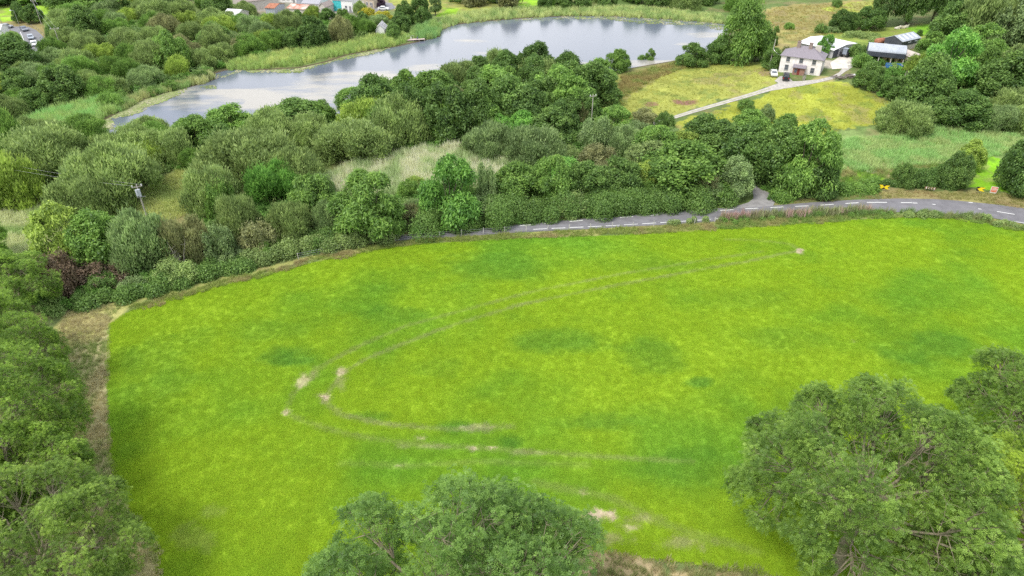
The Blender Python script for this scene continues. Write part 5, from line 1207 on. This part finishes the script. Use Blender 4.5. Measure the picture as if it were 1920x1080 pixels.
def park(e, u, v, head_uv, copy=False):
    x, y, z = G(u, v); x2, y2, _ = G(*head_uv); e.location = (x, y, z + .06); e.rotation_euler = (0, 0, atan2(y2 - y, x2 - x)); return e
park(car('off_road_car', (.02, .022, .03), 'dark boxy off road car with a rear spare wheel at the farmhouse', suv=True, spare=True), 1473, 149, (1473.5, 140))
park(car('pickup_car', (.62, .62, .60), 'old white estate car parked on grass left of the farmhouse'), 1450, 141.5, (1453, 152))
GC = 'cars on the road bend'
park(car('parked_car', (.80, .80, .80), 'white car on the road bend, nearest of the line of cars', group=GC), 65, 85, (70, 97))
park(car('parked_car', (.36, .40, .46), 'silver blue car directly behind the white car on the bend', group=GC), 58.5, 73, (63, 82))
park(car('parked_car', (.20, .22, .26), 'dark grey car at the top of the bend, third in line', group=GC), 46, 57.5, (54, 62.5))
park(car('parked_car', (.24, .25, .27), 'grey car driving along the road behind the bend', group=GC), 13, 52.5, (30, 52.5))
park(car('parked_car', (.12, .13, .15), 'dark car at the left edge of the picture on the far road', group=GC), 2, 53, (-20, 53))
park(car('parked_car', (.78, .78, .78), 'white car in the village car park', group='cars in the village'), 719, 19, (728, 19))
# tractor in front of the white barn
e = empty('tractor'); tag(e, 'blue tractor standing at the front of the white roofed barn', 'tractor'); BLUE = mat('blue_paint', (.03, .09, .25), .4, var=.1)
MB().box(-.2, 1.9, -.35, .35, .75, 1.4).box(1.9, 2.1, -.3, .3, .7, 1.2).build('bonnet', BLUE, e)
MB().box(-1.5, -1.42, -.6, .6, .9, 2.5).box(-.28, -.2, -.6, .6, 1.4, 2.5).box(-1.6, -.1, -.7, .7, 2.5, 2.6).box(-1.42, -.28, -.62, .62, .9, 1.1).build('cab', mat('cab_paint', (.25, .28, .33), .5), e)
for s_ in (-1, 1):
    for (x, q) in ((-.9, .8), (1.4, .5)): MB().cyl((x, s_ * .62, q), (x, s_ * 1.05, q), q, 18).build('wheel', RUBBER, e)
park(e, 1585, 106.5, (1592, 104))
# blue trailer by the hay barn
e = empty('trailer'); tag(e, 'blue farm trailer below the front of the hay barn', 'trailer'); BL2 = mat('trailer_blue', (.06, .18, .42), .5, var=.25, scale=2)
MB().box(-2, 2, -1, 1, .7, .85).box(-2, 2, -1.06, -1.003, .7, 1.6).box(-2, 2, 1.003, 1.06, .7, 1.6).box(-2.06, -2.003, -1, 1, .7, 1.6).build('bed', BL2, e); MB().box(2.003, 2.06, -1, 1, .7, 1.6).build('tailgate', SHLIGHT, e)
for s_ in (-1, 1): MB().cyl((0, s_ * .8, .38), (0, s_ * 1.0, .38), .38, 14).build('wheel', RUBBER, e)
MB().tube([(-2, 0, .75), (-3.4, 0, .55)], .06).build('drawbar', FRAMEG, e); park(e, 1674, 131.5, (1690, 133))
# rusty machine behind the hay barn
e = empty('rusty_tank'); tag(e, 'rusty slurry tank on wheels between the two dark barns', 'farm machine'); MB().cyl((-1.6, 0, 1.5), (1.6, 0, 1.5), .95, 18).ball((-1.6, 0, 1.5), .94, 14, 6, (.35, 1, 1)).ball((1.6, 0, 1.5), .94, 14, 6, (.35, 1, 1)).build('tank', RUSTY, e, True)
for s_ in (-1, 1): MB().cyl((0, s_ * .9, .5), (0, s_ * 1.2, .5), .5, 14).build('wheel', RUBBER, e)
MB().tube([(1.6, 0, .7), (3.2, 0, .5)], .08).build('drawbar', FRAMEG, e); MB().box(-1.5, 1.6, -.2, .2, .45, .62).build('chassis', FRAMEG, e); park(e, 1648, 86, (1658, 85))

# ------------------------------------------------------------------ poles, wires, lamps
def pole(name, u, v, h_, label, cat='pole', arm=1.8, lean=0, ins=2, armrot=0.3, r0=.13, group=None):
    x, y, z = G(u, v); e = empty(name, (x, y, z), armrot); tag(e, label, cat, group); MB().tube([(0, 0, -.3), (lean * .5, 0, h_ / 2), (lean, 0, h_)], [r0, r0 * .9, r0 * .72], 8).build('post', mat('pole_wood', (.40, .37, .33), .9, scale=3, var=.2), e)
    if arm: 
        ca = MB().box(lean - arm / 2, lean + arm / 2, -.06, .06, h_ - .5, h_ - .35).build('crossarm', TIMBER, e)
        for k in range(ins): q = lean - arm / 2 + .1 + (arm - .2) * k / max(1, ins - 1); MB().cyl((q, 0, h_ - .35), (q, 0, h_ - .05), .09, 8).build('insulator', FRAMEW, ca)
    return e
def wire(label, pts, r_=.02, sag=.8):
    m = MB(); 
    for a, b in pts:
        a = Vector(a); b = Vector(b); m.tube([a.lerp(b, k / 12) - Vector((0, 0, sag * 4 * (k / 12) * (1 - k / 12))) for k in range(13)], r_, 4, cap=False)
    return tag(m.build('power_line', CHROME), label, 'power line')
e = pole('transformer_pole', 277, 412, 7.0, 'wooden pole with a grey transformer and white insulators on the marsh', arm=1.7, armrot=.5, r0=.15)
MB().cyl((-.28, -.1, 4.9), (-.28, -.1, 6.1), .24, 12).box(-.1, .3, -.42, -.16, 4.8, 6.2).build('transformer', mat('transformer_grey', (.48, .51, .56), .5), e); MB().box(-.5, .9, -.05, .05, 4.5, 4.6).build('bracket', FRAMEG, e)
top = Vector(e.location) + Vector((0, 0, 7)); q = G(-40, 372); q2 = G(20, 420)
wire('pair of thin wires running left from the transformer pole', [(top + Vector((-.7, -.3, -.1)), (q[0], q[1], q[2] + 8)), (top + Vector((.7, .3, -.1)), (q[0] + .6, q[1] + 1.6, q[2] + 8))], .010, .5)
pa = pole('telegraph_pole', 117, 97, 7.5, 'telegraph pole with a crossarm beside the road bend with cars', arm=2.6, armrot=.1); MB().tube([(1.4, 1, 0), (.1, .05, 4)], .04, 5).build('stay', TIMBER, pa)
pb = pole('telegraph_pole', 78, 46, 8.5, 'thin telegraph pole in front of the bright upper field', arm=1.6, r0=.11)
pc_ = pole('telegraph_pole', 1441, 131, 8.6, 'tall pale pole at the left of the farmhouse', arm=0, lean=.3, armrot=0)
pole('telegraph_pole', 1108, 243, 8.5, 'slim pole with a small crossarm at the edge of the dark wood', arm=1.6, r0=.12)
wire('wire slung from the tall pole to the farmhouse eaves', [(Vector(pc_.location) + Vector((.2, 0, 6)), (G(1462, 135)[0], G(1462, 135)[1], G(1462, 135)[2] + 5.1))], .025, .8)
wire('wires strung between the two telegraph poles by the bend', [(Vector(pa.location) + Vector((.9, 0, 7.2)), Vector(pb.location) + Vector((.6, 0, 8.2))), (Vector(pa.location) + Vector((-.9, 0, 7.2)), Vector(pb.location) + Vector((-.6, 0, 8.2)))], .02, .9)
for (u, v, lb) in ((5, 48, 'street lamp at the left picture edge above the grey car'), (38, 52, 'street lamp at the start of the road bend')):
    x, y, z = G(u, v); e = empty('street_lamp', (x, y, z)); tag(e, lb, 'street lamp', 'street lamps on the bend'); MB().tube([(0, 0, 0), (0, 0, 5.6), (-.2, -.3, 6), (-.5, -.8, 6.1)], .07, 6).build('column', CHROME, e); MB().box(-.8, -.4, -1.2, -.7, 6.05, 6.2).build('lamp_head', FRAMEW, e)
# ------------------------------------------------------------------ fences
def fence(label, P, n, h_=1.15, pm=None, wires=3, name='fence', pr=.06):
    W = np.array(GW(dens(P, 20))); cum = np.r_[0, np.cumsum(np.hypot(*np.diff(W, axis=0).T))]; s_ = np.linspace(0, cum[-1], n); px = np.interp(s_, cum, W[:, 0]); py = np.interp(s_, cum, W[:, 1]); pz = H(px, py)
    e = empty(name, (px[0], py[0], pz[0])); tag(e, label, 'fence'); r = random.Random(n)
    for x, y, z in zip(px, py, pz):
        x -= px[0]; y -= py[0]; z -= pz[0]; l1, l2 = r.uniform(-.06, .06), r.uniform(-.06, .06); MB().tube([(x, y, z - .2), (x + l1, y + l2, z + h_ * r.uniform(.93, 1.08))], pr, 6).build('post', pm or TIMBER, e)
    m = MB()
    for k in range(wires):
        zz = h_ * (k + .8) / wires * .95; m.tube([(x - px[0], y - py[0], z - pz[0] + zz) for x, y, z in zip(px, py, pz)], .012, 3, cap=False)
    if wires: m.build('wire', CHROME, e)
    return e
PALEP = mat('pale_post', (.52, .50, .45), .9)
fence('post and wire fence between the field and the road', [(700, 458), (742, 452), (860, 442), (972, 434.5), (1100, 430.5), (1208, 426), (1340, 418)], 17, 1.15, PALEP)
fence('wooden posts of the fence inside the bramble hedge', [(560, 486), (620, 474), (700, 458)], 4, 1.2, PALEP)
fence('low fence along the wood edge beside the rush meadow', [(1118, 190), (1138, 186), (1162, 180)], 5, 1.1, PALEP, 2)
fence('wooden railing along the verge of the road bend with cars', [(52, 48), (68, 54), (82, 66), (90, 80)], 9, 1.0, TIMBER, 2)
# ------------------------------------------------------------------ road signs
YEL = mat('sign_yellow', (.80, .62, .02), .5, var=.05); BLK = mat('sign_black', (.03, .02, .02), .6); ORG = mat('sign_orange', (.62, .17, .08), .6, var=.1); SWH = mat('sign_white', (.74, .70, .66), .6)
def sign_base(name, u, v, label, w_, h_, z0, board, group=None):
    x, y, z = G(u, v); e = empty(name, (x, y, z), atan2(x, y) * -1 * .6); tag(e, label, 'road sign', group); MB().box(-w_ / 2, w_ / 2, -.02, .02, z0, z0 + h_).build('board', board, e)
    return e
def chev(e, cx, z0, h_, w_, d, mt, t_=.5):
    """an arrow head pointing to -x (d=-1) or +x"""
    a = cx + d * w_ / 2; V = []; th = w_ * t_
    pts = [(a, z0 + h_ / 2), (a - d * w_ * .55, z0 + h_), (a - d * (w_ * .55 + th), z0 + h_), (a - d * th, z0 + h_ / 2), (a - d * (w_ * .55 + th), z0), (a - d * w_ * .55, z0)]
    m = MB(); V = [(x, -.03, z) for x, z in pts]; m.add(V, [(0, 1, 2, 3), (0, 3, 4, 5)]); m.build('chevron', mt, e)
GS = 'warning signs at the road bend'
e = sign_base('chevron_sign', 1655, 359, 'yellow and black double arrow sign, leftmost of the bend signs', 1.6, .85, .55, BLK, GS); chev(e, -.32, .58, .79, .7, 1, YEL, .9); chev(e, .32, .58, .79, .7, -1, YEL, .9)
for x in (-.5, .5): MB().tube([(x, .05, -.2), (x, .05, 1.3)], .04, 6).build('leg', CHROME, e)
e = sign_base('chevron_sign', 1742, 359, 'low dark sign with four cream chevrons pointing left', 1.9, .5, .45, mat('sign_brown', (.22, .11, .05), .6), GS)
for k in range(4): chev(e, -.68 + k * .46, .48, .44, .26, -1, SWH, .55)
for x in (-.7, .7): MB().tube([(x, .05, -.2), (x, .05, .9)], .04, 6).build('leg', CHROME, e)
e = sign_base('chevron_sign', 1834, 363, 'single yellow arrow sign pointing left beside the orange board', 1.15, .85, .55, BLK, GS); chev(e, .02, .58, .79, .95, -1, YEL, .9)
for x in (-.15, .35): MB().tube([(x, .05, -.2), (x, .05, 1.3)], .04, 6).build('leg', CHROME, e)
e = sign_base('roadworks_sign', 1861, 363, 'tall orange and white roadworks board on the verge at the right', 1.15, 1.35, .1, SWH, GS)
MB().box(-.5, .5, -.045, -.021, .35, .62).box(-.5, .5, -.045, -.021, .70, .85).box(-.5, .5, -.045, -.021, .98, 1.38).build('orange_panel', ORG, e)
MB().box(-.36, .36, -.06, -.046, 1.08, 1.13).box(-.3, .3, -.06, -.046, 1.2, 1.25).build('lettering', SWH, e)
for x in (-.4, .4): MB().tube([(x, .3, -.1), (x, .04, 1.4)], .035, 6).build('leg', CHROME, e)
# ------------------------------------------------------------------ jetties, people, cattle
e = empty('jetty', (*onz(780, 77, .0), 0), .25); tag(e, 'pinkish timber jetty with railings reaching into the lake', 'jetty')
MB().box(-3.2, 3.0, -.9, .9, .55, .68).box(-4.8, -3.202, -.5, .4, .55, .66).build('deck', PINKT, e)
for x in (-3, -1, 1, 2.8):
    for y in (-.8, .8): MB().cyl((x, y, -1.2), (x, y, .55), .1, 8).build('post', TIMBER, e)
MB().tube([(-3, .85, .68), (-3, .85, 1.6)], .05, 5).tube([(-.5, .85, .68), (-.5, .85, 1.6)], .05, 5).tube([(-3, .85, 1.6), (-.5, .85, 1.6)], .04, 5).build('railing', FRAMEW, e)
jl = e
e = empty('jetty', (*onz(812, 47.5, 0), 0), .05); tag(e, 'small brown fishing stand at the reed edge, beyond the main jetty', 'jetty'); MB().box(-1.8, 1.6, -1, 1, .5, .62).build('deck', TIMBER, e)
for x in (-1.5, 1.4):
    for y in (-.8, .8): MB().cyl((x, y, -1.2), (x, y, .5), .09, 6).build('post', TIMBER, e)
def person(label, loc, rz, shirt, sit=True):
    """one skinned body"""
    if sit: J = [(0, 0, .10, .13), (0, .0, .35, .12), (0, .02, .55, .14), (0, .03, .66, .055), (0, .05, .76, .085), (0, .05, .86, .07)]; legs = [(.09, -.02, .08, .09), (.11, -.42, .12, .06), (.11, -.46, -.30, .042), (.11, -.6, -.34, .03)]; arms = [(.19, .02, .56, .055), (.24, -.08, .32, .042), (.16, -.28, .24, .032)]
    V = [j[:3] for j in J]; Rd = [j[3] for j in J]; E = [(i, i + 1) for i in range(5)]
    for s_ in (-1, 1):
        for ch_, root in ((legs, 0), (arms, 2)):
            p = root
            for q in ch_: V.append((q[0] * s_, q[1], q[2])); Rd.append(q[3]); E.append((p, len(V) - 1)); p = len(V) - 1
    me = bpy.data.meshes.new('person'); me.from_pydata(V, E, []); o = link('person', me); sk = o.modifiers.new('skin', 'SKIN'); o.modifiers.new('sub', 'SUBSURF').levels = 1; o.modifiers['sub'].render_levels = 1
    for i, q in enumerate(me.skin_vertices[0].data): q.radius = (Rd[i], Rd[i]); q.use_root = (i == 0)
    me.materials.append(shirt); o.location = loc; o.rotation_euler = (0, 0, rz); return tag(o, label, 'person', 'people sitting on the jetty')
m4 = Matrix.LocRotScale(jl.location, jl.rotation_euler, None)
person('person in a pale top sitting near the shore end of the jetty', m4 @ Vector((-1.6, .2, .66)), .3, mat('pale_cloth', (.65, .62, .62), .9)); person('person in dark clothes sitting towards the lake end of the jetty', m4 @ Vector((.6, .1, .66)), -.4, mat('dark_cloth', (.10, .11, .16), .9))
def cow(u, v, rz, label, c):
    """lying cow, body one mesh"""
    x, y, z = G(u, v); V = [(0, 0, .45), (.55, 0, .52), (-.55, 0, .5), (.95, 0, .72), (1.2, .05, .98), (1.5, .08, .86), (-1.0, 0, .42), (.5, .35, .18), (.95, .42, .1), (-.6, .4, .22), (-.15, .6, .1), (-.7, -.35, .2), (-.2, -.55, .1), (.5, -.32, .18), (.9, -.42, .1), (-1.2, .05, .2), (1.18, .2, 1.08), (1.18, -.12, 1.08)]
    E = [(0, 1), (0, 2), (1, 3), (3, 4), (4, 5), (2, 6), (1, 7), (7, 8), (2, 9), (9, 10), (2, 11), (11, 12), (1, 13), (13, 14), (6, 15), (4, 16), (4, 17)]; Rd = [.42, .40, .42, .26, .17, .10, .3, .13, .07, .2, .07, .2, .07, .13, .07, .03, .04, .04]
    me = bpy.data.meshes.new('cow'); me.from_pydata(V, E, []); o = link('cow', me); o.modifiers.new('skin', 'SKIN'); o.modifiers.new('sub', 'SUBSURF').levels = 1
    for i, q in enumerate(me.skin_vertices[0].data): q.radius = (Rd[i], Rd[i]); q.use_root = (i == 0)
    me.materials.append(mat('hide', c, .9, var=.1)); o.location = (x, y, z); o.rotation_euler = (0, 0, rz); return tag(o, label, 'cow', 'cattle resting under the chestnut trees')
cow(1698, 52, .3, 'cream cow lying nearest the chestnut trunk', (.62, .57, .46)); cow(1692, 53.3, 3.3, 'cream cow lying in the middle of the resting three', (.60, .54, .42)); cow(1682, 54.6, .1, 'pale cow lying a little apart on the left of the three', (.58, .54, .45))
# ------------------------------------------------------------------ dead branches, logs, oddments
def twigs(name, u, v, h_, n, label, cat, mt=DEADWOOD, seed=0, spread=.9, r0=.06):
    r = random.Random(seed); x, y, z = G(u, v); m = MB()
    for k in range(n):
        a = r.uniform(0, 6.28); q = r.uniform(.3, 1) * spread; hh = h_ * r.uniform(.6, 1.1); b = Vector((cos(a) * q * .3, sin(a) * q * .3, 0)); t_ = Vector((cos(a) * q * hh * .45, sin(a) * q * hh * .45, hh)); md = b.lerp(t_, .5) + Vector((r.uniform(-.2, .2), r.uniform(-.2, .2), .2))
        m.tube([b, md, t_], [r0, r0 * .6, r0 * .2], 5, cap=False)
        for j in range(6):
            s_ = b.lerp(t_, r.uniform(.35, .9)); e_ = s_ + Vector((r.uniform(-1, 1), r.uniform(-1, 1), r.uniform(.1, 1))).normalized() * hh * r.uniform(.12, .3); m.tube([s_, e_], [r0 * .35, r0 * .1], 4, cap=False)
    o = m.build(name, mt); o.location = (x, y, z - .1); return tag(o, label, cat)
DT = [(345, 510, 5.5, 3, 'bare pale stems standing out of the hedge, the tallest dead tree there'), (335, 505, 3.2, 5, 'clump of leafless branches right beside the tallest dead stems'), (270, 508, 3.0, 5, 'dead grey branches poking left over the dark hollow in the hedge'), (385, 470, 3.5, 6, 'bleached twiggy crown rising behind the field hedge'), (430, 480, 3.2, 5, 'leafless bush between the bleached crown and the reddish brambles'),
      (520, 445, 2.6, 4, 'small dead bush with crooked branches above the brown brambles'), (665, 430, 2.6, 4, 'dead twigs under the bright ash beside the road start'), (1527, 340, 3.4, 4, 'bare branches sticking out right of the junction trees'), (1706, 196, 3.2, 3, 'bleached snag in the hedge below the hay barn'), (1698, 150, 2.4, 3, 'upper dead branch beside the rusty hawthorn'), (1014, 205, 4.5, 2, 'silvery dead stem inside the dark wood')]
for i, (u, v, hh, n, lb) in enumerate(DT): twigs('dead_tree', u, v, hh, n, lb, 'dead tree', seed=i + 50)
twigs('garden_stump', 1507, 150, 1.6, 5, 'grey gnarled stump in the front garden of the farmhouse', 'stump', seed=90, r0=.14)
r = random.Random(3); m = MB()
for k in range(46):
    a = r.gauss(0, .5); x0, y0 = r.uniform(-3.2, 3.2), r.uniform(-1.1, 1.1); l_ = r.uniform(.8, 2.2); zz = r.uniform(.1, .9) * (1 - (x0 / 4) ** 2); m.tube([(x0 - cos(a) * l_ / 2, y0 - sin(a) * l_ / 2, zz), (x0 + cos(a) * l_ / 2, y0 + sin(a) * l_ / 2, zz + r.uniform(-.2, .3))], r.uniform(.05, .14), 6)
o = m.build('log_pile', mat('log_bark', (.21, .175, .155), .95, scale=5, var=.4)); o.location = Vector(G(1587, 147)); tag(o, 'heap of cut branches and logs beside the farm drive', 'log pile')
o = MB().ball((0, 0, .35), .75, 12, 7, (1.3, .9, .6)).ball((.9, .2, .2), .4, 10, 6).build('boulder', STONE, None, True); o.location = Vector(G(1613, 159)); tag(o, 'pale boulder at the edge of the yellow meadow', 'boulder')
o = MB().box(-1.1, 1.1, -.5, .5, .12, .22).box(-1, -.9, -.4, .4, 0, .118).box(.9, 1, -.4, .4, 0, .118).build('white_trough', FRAMEW); o.location = Vector(G(1604, 141)); tag(o, 'white trough lying right of the log pile', 'trough')
